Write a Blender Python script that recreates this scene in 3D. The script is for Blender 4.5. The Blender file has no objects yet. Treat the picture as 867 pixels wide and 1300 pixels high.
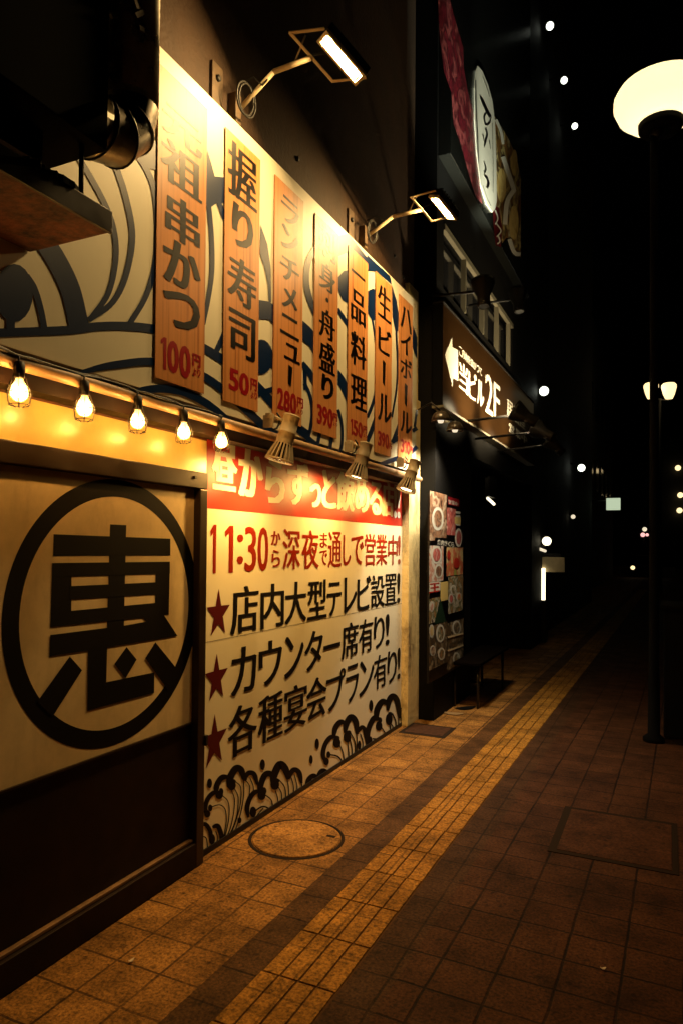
import bpy, bmesh, math, random
from mathutils import Vector, Matrix
random.seed(7)
SC = bpy.context.scene
COL = SC.collection
R = math.radians

# ------------------------------------------------------------------ camera
YAW, PIT, ROLL, SHIFT, F = 0.438987, 0.0175914, 0.00827534, 30.5487, 877.92
CAM = Vector((2.10, 0.0, 1.55))
_cy, _sy = math.cos(YAW), math.sin(YAW)
FW = Vector((-_sy*math.cos(PIT), _cy*math.cos(PIT), math.sin(PIT)))
RT0 = Vector((_cy, _sy, 0)); UP0 = RT0.cross(FW)
RT = RT0*math.cos(ROLL) + UP0*math.sin(ROLL)
UP = -RT0*math.sin(ROLL) + UP0*math.cos(ROLL)
cd = bpy.data.cameras.new('camera'); cam = bpy.data.objects.new('camera', cd); COL.objects.link(cam)
cam.matrix_world = Matrix(((RT.x, UP.x, -FW.x, CAM.x), (RT.y, UP.y, -FW.y, CAM.y), (RT.z, UP.z, -FW.z, CAM.z), (0, 0, 0, 1)))
cd.sensor_width = 36; cd.lens = F/1300*36; cd.shift_y = SHIFT/1300; cd.clip_start = .05; cd.clip_end = 2000
SC.camera = cam

# ------------------------------------------------------------------ night sky and exposure
W = bpy.data.worlds.new('World'); SC.world = W; W.use_nodes = True
nt = W.node_tree; bg = nt.nodes['Background']
sky = nt.nodes.new('ShaderNodeTexSky'); sky.sky_type = 'NISHITA'; sky.sun_disc = False
sky.sun_elevation = R(-4); sky.sun_rotation = R(200)
nt.links.new(sky.outputs[0], bg.inputs['Color']); bg.inputs['Strength'].default_value = 0.004
vs = SC.view_settings
SC.display_settings.display_device = 'sRGB'
vs.view_transform = 'Standard'; vs.look = 'None'; vs.exposure = 0.0; vs.gamma = 1.0; vs.use_curve_mapping = False
SC.cycles.use_denoising = True
SC.cycles.max_bounces = 6; SC.cycles.sample_clamp_indirect = 3.0
SC.cycles.blur_glossy = 0.5

FLOOD_STRENGTH = 1080.0
BULB_STRENGTH = 620.0
SPOT_WATTS = 44.0
AMBER = (1.0, .53, .125)
AMBER_BULB = (1.0, .47, .10)

# ------------------------------------------------------------------ pixel -> point on a real plane of the place
def ray(px, py):
    return FW + RT*((px-433.5)/F) - UP*((py-650-SHIFT)/F)
def at(px, py, x):
    d = ray(px, py); return CAM + d*((x-CAM.x)/d.x)
def aty(px, py, y):
    d = ray(px, py); return CAM + d*((y-CAM.y)/d.y)
def atz(px, py, z=0.0):
    d = ray(px, py); return CAM + d*((z-CAM.z)/d.z)
def atd(px, py, dist):
    return CAM + ray(px, py)*dist

# ------------------------------------------------------------------ materials
MATS = {}
def mat(name, col, rough=.6, metal=0., spec=.5, emit=None, estr=0., var=.0, vscale=6., bump=0., bscale=60., dirt=0., dirtcol=(.03, .02, .012), rvar=0., coat=0.):
    if name in MATS: return MATS[name]
    m = bpy.data.materials.new(name); m.use_nodes = True; n = m.node_tree.nodes; l = m.node_tree.links
    p = n['Principled BSDF']
    p.inputs['Base Color'].default_value = (*col, 1); p.inputs['Roughness'].default_value = rough
    p.inputs['Metallic'].default_value = metal; p.inputs['Specular IOR Level'].default_value = spec
    p.inputs['Coat Weight'].default_value = coat; p.inputs['Coat Roughness'].default_value = .12
    if emit:
        p.inputs['Emission Color'].default_value = (*emit, 1); p.inputs['Emission Strength'].default_value = estr
    tc = n.new('ShaderNodeNewGeometry')
    csock = None
    if var > 0:
        nz = n.new('ShaderNodeTexNoise'); nz.inputs['Scale'].default_value = vscale; nz.inputs['Detail'].default_value = 6; nz.inputs['Roughness'].default_value = .65
        l.new(tc.outputs['Position'], nz.inputs['Vector'])
        mx = n.new('ShaderNodeMix'); mx.data_type = 'RGBA'
        mx.inputs[6].default_value = (*[max(0, c*(1-var)) for c in col], 1); mx.inputs[7].default_value = (*[min(1, c*(1+var)) for c in col], 1)
        rp = n.new('ShaderNodeMapRange'); rp.inputs[1].default_value = .3; rp.inputs[2].default_value = .7
        l.new(nz.outputs['Fac'], rp.inputs[0]); l.new(rp.outputs[0], mx.inputs[0]); csock = mx.outputs[2]
    if dirt > 0:
        nz = n.new('ShaderNodeTexNoise'); nz.inputs['Scale'].default_value = 3.1; nz.inputs['Detail'].default_value = 9; nz.inputs['Roughness'].default_value = .72
        mp = n.new('ShaderNodeMapping'); mp.inputs['Scale'].default_value = (1, 1.6, .55)
        l.new(tc.outputs['Position'], mp.inputs[0]); l.new(mp.outputs[0], nz.inputs['Vector'])
        rp = n.new('ShaderNodeMapRange'); rp.inputs[1].default_value = (.52 if dirt < .8 else .50); rp.inputs[2].default_value = (.85 if dirt < .8 else .66); rp.inputs[4].default_value = dirt
        l.new(nz.outputs['Fac'], rp.inputs[0])
        mx = n.new('ShaderNodeMix'); mx.data_type = 'RGBA'; mx.inputs[6].default_value = (*col, 1); mx.inputs[7].default_value = (*dirtcol, 1)
        if csock: l.new(csock, mx.inputs[6])
        l.new(rp.outputs[0], mx.inputs[0]); csock = mx.outputs[2]
    if csock: l.new(csock, p.inputs['Base Color'])
    if rvar > 0:
        nz = n.new('ShaderNodeTexNoise'); nz.inputs['Scale'].default_value = 9; nz.inputs['Detail'].default_value = 6
        l.new(tc.outputs['Position'], nz.inputs['Vector'])
        rp = n.new('ShaderNodeMapRange'); rp.inputs[1].default_value = .3; rp.inputs[2].default_value = .7
        rp.inputs[3].default_value = max(.03, rough-rvar); rp.inputs[4].default_value = min(1, rough+rvar)
        l.new(nz.outputs['Fac'], rp.inputs[0]); l.new(rp.outputs[0], p.inputs['Roughness'])
    if bump > 0:
        nz = n.new('ShaderNodeTexNoise'); nz.inputs['Scale'].default_value = bscale; nz.inputs['Detail'].default_value = 5
        l.new(tc.outputs['Position'], nz.inputs['Vector'])
        bp = n.new('ShaderNodeBump'); bp.inputs['Strength'].default_value = bump; bp.inputs['Distance'].default_value = .01
        l.new(nz.outputs['Fac'], bp.inputs['Height']); l.new(bp.outputs[0], p.inputs['Normal'])
    MATS[name] = m
    return m

def emit_mat(name, col, s):
    return mat(name, (.8, .8, .8), emit=col, estr=s)

def brick_mat(name, c1, c2, mortar, w, h, off=.0, rough=.8, rot=0., shift=(0, 0), wear=.5, stain=.6, bump=.35):
    m = bpy.data.materials.new(name); m.use_nodes = True; n = m.node_tree.nodes; l = m.node_tree.links
    p = n['Principled BSDF']; g = n.new('ShaderNodeNewGeometry')
    mp = n.new('ShaderNodeMapping'); mp.inputs['Rotation'].default_value = (0, 0, rot); mp.inputs['Location'].default_value = (*shift, 0)
    l.new(g.outputs['Position'], mp.inputs[0])
    wob = n.new('ShaderNodeTexNoise'); wob.inputs['Scale'].default_value = 7; wob.inputs['Detail'].default_value = 5
    l.new(g.outputs['Position'], wob.inputs['Vector'])
    wv = n.new('ShaderNodeVectorMath'); wv.operation = 'MULTIPLY_ADD'; wv.inputs[1].default_value = (.012, .012, 0)
    l.new(wob.outputs['Color'], wv.inputs[0]); l.new(mp.outputs[0], wv.inputs[2])
    b = n.new('ShaderNodeTexBrick'); b.offset = off; b.inputs['Scale'].default_value = 1
    b.inputs['Brick Width'].default_value = w; b.inputs['Row Height'].default_value = h
    b.inputs['Mortar Size'].default_value = .0062; b.inputs['Mortar Smooth'].default_value = .4; b.inputs['Bias'].default_value = -.1
    b.inputs['Color1'].default_value = (*c1, 1); b.inputs['Color2'].default_value = (*c2, 1); b.inputs['Mortar'].default_value = (*mortar, 1)
    l.new(wv.outputs[0], b.inputs['Vector'])
    # joints worn and partly filled
    nj = n.new('ShaderNodeTexNoise'); nj.inputs['Scale'].default_value = 2.3; nj.inputs['Detail'].default_value = 4
    l.new(g.outputs['Position'], nj.inputs['Vector'])
    # speckle
    sp = n.new('ShaderNodeTexNoise'); sp.inputs['Scale'].default_value = 80; sp.inputs['Detail'].default_value = 3; sp.inputs['Roughness'].default_value = .7
    l.new(g.outputs['Position'], sp.inputs['Vector'])
    r1 = n.new('ShaderNodeMapRange'); r1.inputs[1].default_value = .3; r1.inputs[2].default_value = .72; r1.inputs[3].default_value = .25; r1.inputs[4].default_value = 1.7
    l.new(sp.outputs['Fac'], r1.inputs[0])
    # stains
    st = n.new('ShaderNodeTexNoise'); st.inputs['Scale'].default_value = 3.7; st.inputs['Detail'].default_value = 9; st.inputs['Roughness'].default_value = .7
    l.new(g.outputs['Position'], st.inputs['Vector'])
    r2 = n.new('ShaderNodeMapRange'); r2.inputs[1].default_value = .4; r2.inputs[2].default_value = .68; r2.inputs[3].default_value = 1.12; r2.inputs[4].default_value = 1-stain
    l.new(st.outputs['Fac'], r2.inputs[0])
    # old gum spots
    vo = n.new('ShaderNodeTexVoronoi'); vo.inputs['Scale'].default_value = 5.2; vo.feature = 'F1'
    wob2 = n.new('ShaderNodeVectorMath'); wob2.operation = 'MULTIPLY_ADD'; wob2.inputs[1].default_value = (.05, .05, 0)
    l.new(wob.outputs['Color'], wob2.inputs[0]); l.new(g.outputs['Position'], wob2.inputs[2]); l.new(wob2.outputs[0], vo.inputs['Vector'])
    r3 = n.new('ShaderNodeMapRange'); r3.inputs[1].default_value = .05; r3.inputs[2].default_value = .10; r3.inputs[3].default_value = .45; r3.inputs[4].default_value = 1.
    l.new(vo.outputs['Distance'], r3.inputs[0])
    v2 = n.new('ShaderNodeTexVoronoi'); v2.inputs['Scale'].default_value = 17; l.new(wob2.outputs[0], v2.inputs['Vector'])
    r4 = n.new('ShaderNodeMapRange'); r4.inputs[1].default_value = .10; r4.inputs[2].default_value = .24; r4.inputs[3].default_value = .5; r4.inputs[4].default_value = 1.
    l.new(v2.outputs['Distance'], r4.inputs[0])
    m3 = n.new('ShaderNodeMath'); m3.operation = 'MULTIPLY'; l.new(r3.outputs[0], m3.inputs[0]); l.new(r4.outputs[0], m3.inputs[1]); r3 = m3
    m1 = n.new('ShaderNodeMath'); m1.operation = 'MULTIPLY'; l.new(r1.outputs[0], m1.inputs[0]); l.new(r2.outputs[0], m1.inputs[1])
    m2 = n.new('ShaderNodeMath'); m2.operation = 'MULTIPLY'; l.new(m1.outputs[0], m2.inputs[0]); l.new(r3.outputs[0], m2.inputs[1])
    fill = n.new('ShaderNodeMix'); fill.data_type = 'RGBA'
    rj = n.new('ShaderNodeMapRange'); rj.inputs[1].default_value = .38; rj.inputs[2].default_value = .66; rj.inputs[4].default_value = wear
    l.new(nj.outputs['Fac'], rj.inputs[0]); l.new(rj.outputs[0], fill.inputs[0])
    l.new(b.outputs['Color'], fill.inputs[6]); fill.inputs[7].default_value = (*[(a+c)/2 for a, c in zip(c1, c2)], 1)
    vm = n.new('ShaderNodeVectorMath'); vm.operation = 'SCALE'
    l.new(fill.outputs[2], vm.inputs[0]); l.new(m2.outputs[0], vm.inputs['Scale']); l.new(vm.outputs[0], p.inputs['Base Color'])
    p.inputs['Roughness'].default_value = rough
    rr = n.new('ShaderNodeMapRange'); rr.inputs[3].default_value = rough-.2; rr.inputs[4].default_value = rough+.12
    l.new(st.outputs['Fac'], rr.inputs[0]); l.new(rr.outputs[0], p.inputs['Roughness'])
    hs = n.new('ShaderNodeMath'); hs.operation = 'MULTIPLY_ADD'; hs.inputs[1].default_value = .35
    inv = n.new('ShaderNodeMath'); inv.operation = 'MULTIPLY'; inv.inputs[1].default_value = -1.
    l.new(b.outputs['Fac'], inv.inputs[0]); l.new(sp.outputs['Fac'], hs.inputs[0]); l.new(inv.outputs[0], hs.inputs[2])
    bp = n.new('ShaderNodeBump'); bp.inputs['Strength'].default_value = bump; bp.inputs['Distance'].default_value = .006
    l.new(hs.outputs[0], bp.inputs['Height']); l.new(bp.outputs[0], p.inputs['Normal'])
    return m

def food_mat(name, cols, scale, rough=.35):
    """a printed food photograph: blotches of a few colours"""
    m = bpy.data.materials.new(name); m.use_nodes = True; n = m.node_tree.nodes; l = m.node_tree.links
    p = n['Principled BSDF']; g = n.new('ShaderNodeNewGeometry')
    wob = n.new('ShaderNodeTexNoise'); wob.inputs['Scale'].default_value = scale*.7; wob.inputs['Detail'].default_value = 4
    l.new(g.outputs['Position'], wob.inputs['Vector'])
    wv = n.new('ShaderNodeVectorMath'); wv.operation = 'MULTIPLY_ADD'; wv.inputs[1].default_value = (.9/scale, .9/scale, .9/scale)
    l.new(wob.outputs['Color'], wv.inputs[0]); l.new(g.outputs['Position'], wv.inputs[2])
    vo = n.new('ShaderNodeTexNoise'); vo.inputs['Scale'].default_value = scale; vo.inputs['Detail'].default_value = 3
    l.new(wv.outputs[0], vo.inputs['Vector'])
    cr = n.new('ShaderNodeValToRGB'); e = cr.color_ramp.elements
    while len(e) < len(cols): e.new(.5)
    for i, c in enumerate(cols):
        e[i].position = .3 + .4*i/(len(cols)-1); e[i].color = (*c, 1)
    l.new(vo.outputs['Fac'], cr.inputs[0]); l.new(cr.outputs[0], p.inputs['Base Color'])
    p.inputs['Roughness'].default_value = rough
    return m

def wood_mat(name, col, dark):
    """printed board with fine vertical grain"""
    m = bpy.data.materials.new(name); m.use_nodes = True; n = m.node_tree.nodes; l = m.node_tree.links
    p = n['Principled BSDF']; g = n.new('ShaderNodeNewGeometry')
    mp = n.new('ShaderNodeMapping'); mp.inputs['Scale'].default_value = (1, 46, .8); l.new(g.outputs['Position'], mp.inputs[0])
    nz = n.new('ShaderNodeTexNoise'); nz.inputs['Scale'].default_value = 1.0; nz.inputs['Detail'].default_value = 6; nz.inputs['Distortion'].default_value = .3
    l.new(mp.outputs[0], nz.inputs['Vector'])
    cr = n.new('ShaderNodeValToRGB'); e = cr.color_ramp.elements
    e[0].position = .30; e[0].color = (*dark, 1); e[1].position = .46; e[1].color = (*col, 1)
    k = e.new(.75); k.color = (*[min(1, c*1.15) for c in col], 1)
    l.new(nz.outputs['Fac'], cr.inputs[0]); l.new(cr.outputs[0], p.inputs['Base Color'])
    p.inputs['Roughness'].default_value = .42; p.inputs['Specular IOR Level'].default_value = .6
    return m

M_cream = mat('cream_sheet', (.85, .79, .60), rough=.42, spec=.5, var=.03, vscale=2.2, dirt=.16, dirtcol=(.40, .28, .14), rvar=.04)
M_navy = mat('navy_print', (.005, .019, .070), rough=.38, spec=.5)
M_wood = wood_mat('placard_wood', (.64, .27, .088), (.38, .125, .032))
M_black = mat('black_print', (.004, .003, .003), rough=.42, spec=.5)
M_ink = mat('black_ink', (.004, .003, .003), rough=.6, spec=.12)
M_crimson = mat('crimson_print', (.34, .012, .018), rough=.32)
M_redband = mat('red_print', (.52, .035, .022), rough=.30, spec=.55, var=.06)
M_red = mat('brick_red_print', (.28, .022, .008), rough=.45, spec=.3)
M_star = mat('dark_red_print', (.085, .004, .006), rough=.5, spec=.2)
M_white = mat('white_print', (.82, .77, .64), rough=.3, spec=.55)
M_stucco = mat('brown_stucco', (.050, .022, .0065), rough=.75, var=.25, vscale=3, bump=.5, bscale=45, dirt=.6)
M_yellowwall = mat('yellow_plaster', (.80, .63, .30), rough=.72, var=.08, vscale=5, bump=.45, bscale=28, dirt=.85, dirtcol=(.10, .045, .015))
M_fascia = mat('yellow_fascia', (.86, .62, .20), rough=.28, spec=.55, var=.06, dirt=.3, dirtcol=(.35, .2, .06))
M_board = mat('aged_cream_board', (.72, .57, .33), rough=.5, spec=.35, var=.10, vscale=9, dirt=.45, dirtcol=(.18, .10, .04), rvar=.08)
M_frame = mat('dark_bronze_frame', (.026, .014, .006), rough=.38, metal=.3, var=.2, rvar=.1)
M_lowboard = mat('dark_brown_board', (.011, .0045, .0022), rough=.55, spec=.2, var=.4, vscale=5, dirt=.6, dirtcol=(.030, .013, .005), rvar=.12)
M_blackmetal = mat('black_metal', (.008, .007, .006), rough=.5, metal=.0, spec=.3, var=.3, vscale=12)
M_galv = mat('dull_galvanised_duct', (.34, .30, .24), rough=.34, metal=.9, var=.25, vscale=16, rvar=.12, dirt=.6)
M_rust = mat('rusty_soffit', (.11, .032, .012), rough=.8, var=.95, vscale=17, bump=.5, bscale=40, dirt=.6, dirtcol=(.03, .012, .008))
M_beige = mat('beige_lamp_paint', (.62, .50, .31), rough=.42, var=.06, dirt=.5, dirtcol=(.2, .12, .05))
M_pipe = mat('tan_painted_pipe', (.55, .34, .17), rough=.45, var=.15, vscale=12, dirt=.6)
M_rubber = mat('black_rubber_cable', (.010, .009, .008), rough=.5)
M_neigh = mat('black_facade', (.0035, .003, .0025), rough=.7, spec=.12, var=.3, vscale=3, bump=.2)
M_dark = mat('soot_black', (.0025, .0025, .0025), rough=.9, spec=.08)
M_alu = mat('pale_metal_frame', (.17, .15, .10), rough=.5)
M_glass = mat('dark_window_glass', (.012, .012, .013), rough=.08, spec=.6)
M_signbrown = mat('dark_brown_sign_face', (.026, .012, .004), rough=.36, spec=.6, var=.1)
M_far = mat('far_dark_wall', (.012, .011, .010), rough=.85, var=.2, vscale=.6)
M_asph = mat('asphalt_road', (.045, .042, .040), rough=.9, var=.35, vscale=25, bump=.4, bscale=130)
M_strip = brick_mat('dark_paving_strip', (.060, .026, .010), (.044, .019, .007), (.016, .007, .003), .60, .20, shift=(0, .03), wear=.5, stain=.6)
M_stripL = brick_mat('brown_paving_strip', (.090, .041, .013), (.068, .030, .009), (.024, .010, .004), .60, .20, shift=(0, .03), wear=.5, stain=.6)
M_kerb = mat('kerb_stone', (.16, .13, .10), rough=.85, var=.25, vscale=30, bump=.4, bscale=120)
M_tact = brick_mat('yellow_tactile_block', (.34, .160, .024), (.28, .128, .018), (.12, .055, .010), .30, .30, shift=(.0, .0), wear=.7, stain=.6)
M_tactbase = mat('tactile_block_base', (.07, .032, .010), rough=.9, var=.35, vscale=40)
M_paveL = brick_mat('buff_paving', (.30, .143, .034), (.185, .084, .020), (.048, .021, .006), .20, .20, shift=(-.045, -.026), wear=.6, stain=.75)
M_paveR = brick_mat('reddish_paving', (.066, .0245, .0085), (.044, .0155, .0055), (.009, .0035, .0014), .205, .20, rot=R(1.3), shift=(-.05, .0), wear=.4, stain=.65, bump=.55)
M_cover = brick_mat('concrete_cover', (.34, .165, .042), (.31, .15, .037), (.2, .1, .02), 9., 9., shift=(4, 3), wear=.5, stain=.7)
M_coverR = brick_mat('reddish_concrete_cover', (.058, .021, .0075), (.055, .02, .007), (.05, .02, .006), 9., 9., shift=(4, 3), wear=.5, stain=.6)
M_joint = mat('dirt_filled_joint', (.018, .011, .007), rough=.95)
M_fixing = mat('grimy_fixing', (.11, .065, .03), rough=.6, var=.4, vscale=20, dirt=.6)
M_litter = mat('dry_leaf', (.22, .13, .05), rough=.8)
M_paper = mat('pale_paper_scrap', (.6, .5, .38), rough=.8)
E_flood = emit_mat('flood_lens_glow', (1.0, .635, .24), FLOOD_STRENGTH)
E_bulb = emit_mat('bulb_glow', AMBER_BULB, BULB_STRENGTH)
M_bulbglass = mat('amber_bulb_glass', (1., .8, .5), rough=.1, emit=(1., .55, .14), estr=1.6); M_bulbglass.node_tree.nodes['Principled BSDF'].inputs['Alpha'].default_value = .45
E_par = emit_mat('spot_bulb_glow', (1., .72, .34), 14)
E_globe = mat('opal_globe', (.8, .7, .5))
_n = E_globe.node_tree.nodes; _tr = _n.new('ShaderNodeBsdfTranslucent'); _tr.inputs['Color'].default_value = (.88, .80, .62, 1)
E_globe.node_tree.links.new(_tr.outputs[0], _n['Material Output'].inputs['Surface'])
E_core = emit_mat('street_lamp_bulb', (1.0, .82, .50), 28.0)
E_warm = emit_mat('far_warm_lamp_glow', (1.0, .74, .36), 1.7)
E_cool = emit_mat('far_white_lamp_glow', (.95, 1.0, .82), 3.0)
E_tube = emit_mat('tube_glow', (1.0, .88, .58), 2.6)
E_green = emit_mat('pale_green_sign_glow', (.62, .74, .50), 0.8)
E_pink = emit_mat('pink_lamp_glow', (1.0, .45, .42), 1.4)
E_dim = emit_mat('dim_lamp_glow', (1.0, .86, .6), .9)

def laminate(m, rough, ior=1.5):
    """printed sheet under a satin film: diffuse ink with a soft, bounded sheen"""
    n = m.node_tree.nodes; l = m.node_tree.links; p = n['Principled BSDF']; out = n['Material Output']
    d = n.new('ShaderNodeBsdfDiffuse'); g = n.new('ShaderNodeBsdfGlossy'); g.distribution = 'BECKMANN'
    g.inputs['Roughness'].default_value = rough; g.inputs['Color'].default_value = (1, 1, 1, 1)
    bc = p.inputs['Base Color']
    if bc.is_linked: l.new(bc.links[0].from_socket, d.inputs['Color'])
    else: d.inputs['Color'].default_value = bc.default_value
    f = n.new('ShaderNodeFresnel'); f.inputs['IOR'].default_value = ior
    mx = n.new('ShaderNodeMixShader'); l.new(f.outputs[0], mx.inputs[0]); l.new(d.outputs[0], mx.inputs[1]); l.new(g.outputs[0], mx.inputs[2])
    l.new(mx.outputs[0], out.inputs['Surface']); n.remove(p)
for m_, q_ in ((M_cream, .47), (M_navy, .47), (M_wood, .47), (M_black, .47), (M_crimson, .47), (M_redband, .47), (M_white, .47), (M_red, .42), (M_signbrown, .36)): laminate(m_, q_)
for m_ in (M_asph, M_strip, M_stripL, M_kerb, M_tact, M_tactbase, M_paveL, M_paveR, M_cover, M_coverR, M_joint): m_.node_tree.nodes['Principled BSDF'].inputs['Specular IOR Level'].default_value = .12

# ------------------------------------------------------------------ mesh helpers
def vec(p): return Vector(p)
class MB:
    def __init__(s): s.bm = bmesh.new()
    def box(s, c, size, rot=None, bev=0.):
        t = bmesh.new(); bmesh.ops.create_cube(t, size=1)
        bmesh.ops.scale(t, vec=size, verts=t.verts)
        if bev > 0: bmesh.ops.bevel(t, geom=list(t.edges), offset=bev, segments=2, affect='EDGES', profile=.6)
        if rot is not None: bmesh.ops.transform(t, matrix=rot.to_4x4(), verts=t.verts)
        bmesh.ops.translate(t, vec=vec(c), verts=t.verts); s._join(t); return s
    def span(s, a, b, bev=0.):
        a, b = vec(a), vec(b); return s.box((a+b)/2, [abs(b[i]-a[i]) for i in range(3)], bev=bev)
    def _join(s, t, smooth=False):
        mp = {v: s.bm.verts.new(v.co) for v in t.verts}
        for f in t.faces:
            try: nf = s.bm.faces.new([mp[v] for v in f.verts]); nf.smooth = smooth
            except ValueError: pass
        t.free()
    def rings(s, rings, cap=True, smooth=True, close=True):
        vr = [[s.bm.verts.new(p) for p in r] for r in rings]; n = len(vr[0])
        for a, b in zip(vr, vr[1:]):
            for i in range(n if close else n-1):
                f = s.bm.faces.new((a[i], a[(i+1) % n], b[(i+1) % n], b[i])); f.smooth = smooth
        if cap:
            s.bm.faces.new(list(reversed(vr[0]))); s.bm.faces.new(vr[-1])
        return s
    def tube(s, pts, r, n=10, cap=True):
        pts = [vec(p) for p in pts]; rs = r if isinstance(r, (list, tuple)) else [r]*len(pts)
        rings = []; u = None
        for i, p in enumerate(pts):
            d = (pts[min(i+1, len(pts)-1)]-pts[max(i-1, 0)]).normalized()
            if u is None: u = d.orthogonal().normalized()
            else:
                u = (u-d*u.dot(d)); u = u.normalized() if u.length > 1e-6 else d.orthogonal().normalized()
            v = d.cross(u)
            rings.append([p+(u*math.cos(a)+v*math.sin(a))*rs[i] for a in [2*math.pi*k/n for k in range(n)]])
        return s.rings(rings, cap)
    def lathe(s, base, axis, prof, n=20, cap=True):
        """prof: (radius, distance along axis)"""
        base, d = vec(base), vec(axis).normalized(); u = d.orthogonal().normalized(); v = d.cross(u)
        rings = [[base+d*h+(u*math.cos(a)+v*math.sin(a))*r for a in [2*math.pi*k/n for k in range(n)]] for r, h in prof]
        return s.rings(rings, cap)
    def poly(s, pts):
        vs_ = [s.bm.verts.new(p) for p in pts]
        try: s.bm.faces.new(vs_)
        except ValueError: pass
        return s
    def prism(s, pts, off):
        """closed solid from a planar outline, thickness vector off"""
        a = [s.bm.verts.new(p) for p in pts]; b = [s.bm.verts.new(vec(p)+vec(off)) for p in pts]
        s.bm.faces.new(a); s.bm.faces.new(list(reversed(b))); n = len(a)
        for i in range(n): s.bm.faces.new((a[i], b[i], b[(i+1) % n], a[(i+1) % n]))
        return s
    def build(s, name, m, parent=None, recalc=True):
        if recalc: bmesh.ops.recalc_face_normals(s.bm, faces=s.bm.faces)
        me = bpy.data.meshes.new(name); s.bm.to_mesh(me); s.bm.free()
        o = bpy.data.objects.new(name, me); COL.objects.link(o); me.materials.append(m)
        if parent:
            o.parent = parent; q = parent; off = Vector((0, 0, 0))
            while q: off += q.location; q = q.parent
            me.transform(Matrix.Translation(-off))
        return o

def thing(name, label, cat, loc=(0, 0, 0), group=None):
    o = bpy.data.objects.new(name, None); COL.objects.link(o); o.location = loc; o.empty_display_size = .1
    o['label'] = label; o['category'] = cat
    if group: o['group'] = group
    return o
def tag(o, label, cat, group=None):
    o['label'] = label; o['category'] = cat
    if group: o['group'] = group
    return o
def struct(o): o['kind'] = 'structure'; return o
def aim(d):  # rotation that turns -Z to d
    return vec(d).to_track_quat('-Z', 'Y').to_euler()
def lamp(kind, name, loc, col, watts, parent=None, d=None, **kw):
    ld = bpy.data.lights.new(name, kind); ld.color = col; ld.energy = watts
    for k, v in kw.items(): setattr(ld, k, v)
    o = bpy.data.objects.new(name, ld); COL.objects.link(o)
    if parent: o.parent = parent; o.location = vec(loc)-parent.location
    else: o.location = loc
    if d is not None: o.rotation_euler = aim(d)
    return o

# ------------------------------------------------------------------ printed shapes on a wall plane (x = constant, facing the street)
def catmull(pts, k=7, closed=False):
    P = [Vector((p[0], p[1])) for p in pts]; n = len(P)
    if n < 3: return P
    out = []
    for i in range(n-1):
        p0 = P[i-1] if i else P[0]*2-P[1]; p1, p2 = P[i], P[i+1]; p3 = P[i+2] if i+2 < n else P[-1]*2-P[-2]
        for j in range(k):
            t = j/k
            out.append(.5*((2*p1)+(p2-p0)*t+(2*p0-5*p1+4*p2-p3)*t*t+(-p0+3*p1-3*p2+p3)*t**3))
    out.append(P[-1]); return out
class Print:
    """flat ink outlines gathered on one wall plane; every later outline lies a hair in front"""
    def __init__(s, x, step=.00012): s.mb = MB(); s.x = x; s.i = 0; s.step = step
    def lift(s): s.i += 1; return s.x + (s.i % 24)*s.step
    def pts(s, P):
        x = s.lift(); s.mb.poly([at(p[0], p[1], s.x).xyz*0+Vector((x, *at(p[0], p[1], s.x).yz)) for p in P])
    def wall(s, P):
        x = s.lift(); s.mb.poly([(x, p[0], p[1]) for p in P])
    def stroke(s, P, w, taper=(1., 1.)):
        C = catmull(P); n = len(C); x = s.lift(); L, Rr = [], []
        for i, c in enumerate(C):
            d = (C[min(i+1, n-1)]-C[max(i-1, 0)]).normalized(); q = Vector((-d.y, d.x)); t = i/(n-1)
            if t < .3: k = taper[0]+(1-taper[0])*math.sin(t/.3*math.pi/2)
            elif t > .7: k = taper[1]+(1-taper[1])*math.sin((1-t)/.3*math.pi/2)
            else: k = 1
            for arr, sg in ((L, 1), (Rr, -1)):
                a = c+q*(w*.5*k*sg); g = at(a.x, a.y, s.x); arr.append(s.mb.bm.verts.new((x, g.y, g.z)))
        for i in range(n-1): s.mb.bm.faces.new((L[i], L[i+1], Rr[i+1], Rr[i]))
    def blob(s, cx, cy, rx, ry):
        s.pts([(cx+rx*math.cos(2*math.pi*k/20), cy+ry*math.sin(2*math.pi*k/20)) for k in range(20)])
    def glyph(s, ch, y0, y1, z0, z1, bold=0., off=.012):
        if ch == '1':
            w, h = y1-y0, z1-z0; s.wall([(y0+.45*w, z0), (y1-.08*w, z0), (y1-.08*w, z1), (y0+.5*w, z1), (y0, z1-.13*h), (y0+.06*w, z1-.25*h), (y0+.45*w, z1-.16*h)]); return
        if (ch, off) not in GLYPH: prepare([ch], off)
        V, Fc = GLYPH[(ch, off)]
        for dy in ((0,) if bold == 0 else (-bold, 0, bold)):
            x = s.lift()
            vv = [s.mb.bm.verts.new((x, y0+a*(y1-y0)+dy, z0+b*(z1-z0))) for a, b in V]
            for f in Fc:
                try: s.mb.bm.faces.new([vv[i] for i in f])
                except ValueError: pass
    def pglyph(s, ch, x0, x1, yt, yb, bold=0., off=.012):
        """glyph into the wall rectangle seen between these picture columns, yt..yb read at its middle column"""
        xm = (x0+x1)/2; a = at(x0, (yt+yb)/2, s.x).y; b = at(x1, (yt+yb)/2, s.x).y
        zt = at(xm, yt, s.x).z; zb = at(xm, yb, s.x).z
        if ch == '|': s.wall([(a, zb+.1*(zt-zb)), (b-.3*(b-a), zb), (b, zt-.06*(zt-zb)), (a, zt)]); return
        s.glyph(ch, a, b, zb, zt, bold, off)
    def build(s, name, m, parent):
        s.mb.bm.normal_update()
        bmesh.ops.reverse_faces(s.mb.bm, faces=[f for f in s.mb.bm.faces if f.normal.x < 0])
        return s.mb.build(name, m, parent, recalc=False)

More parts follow.
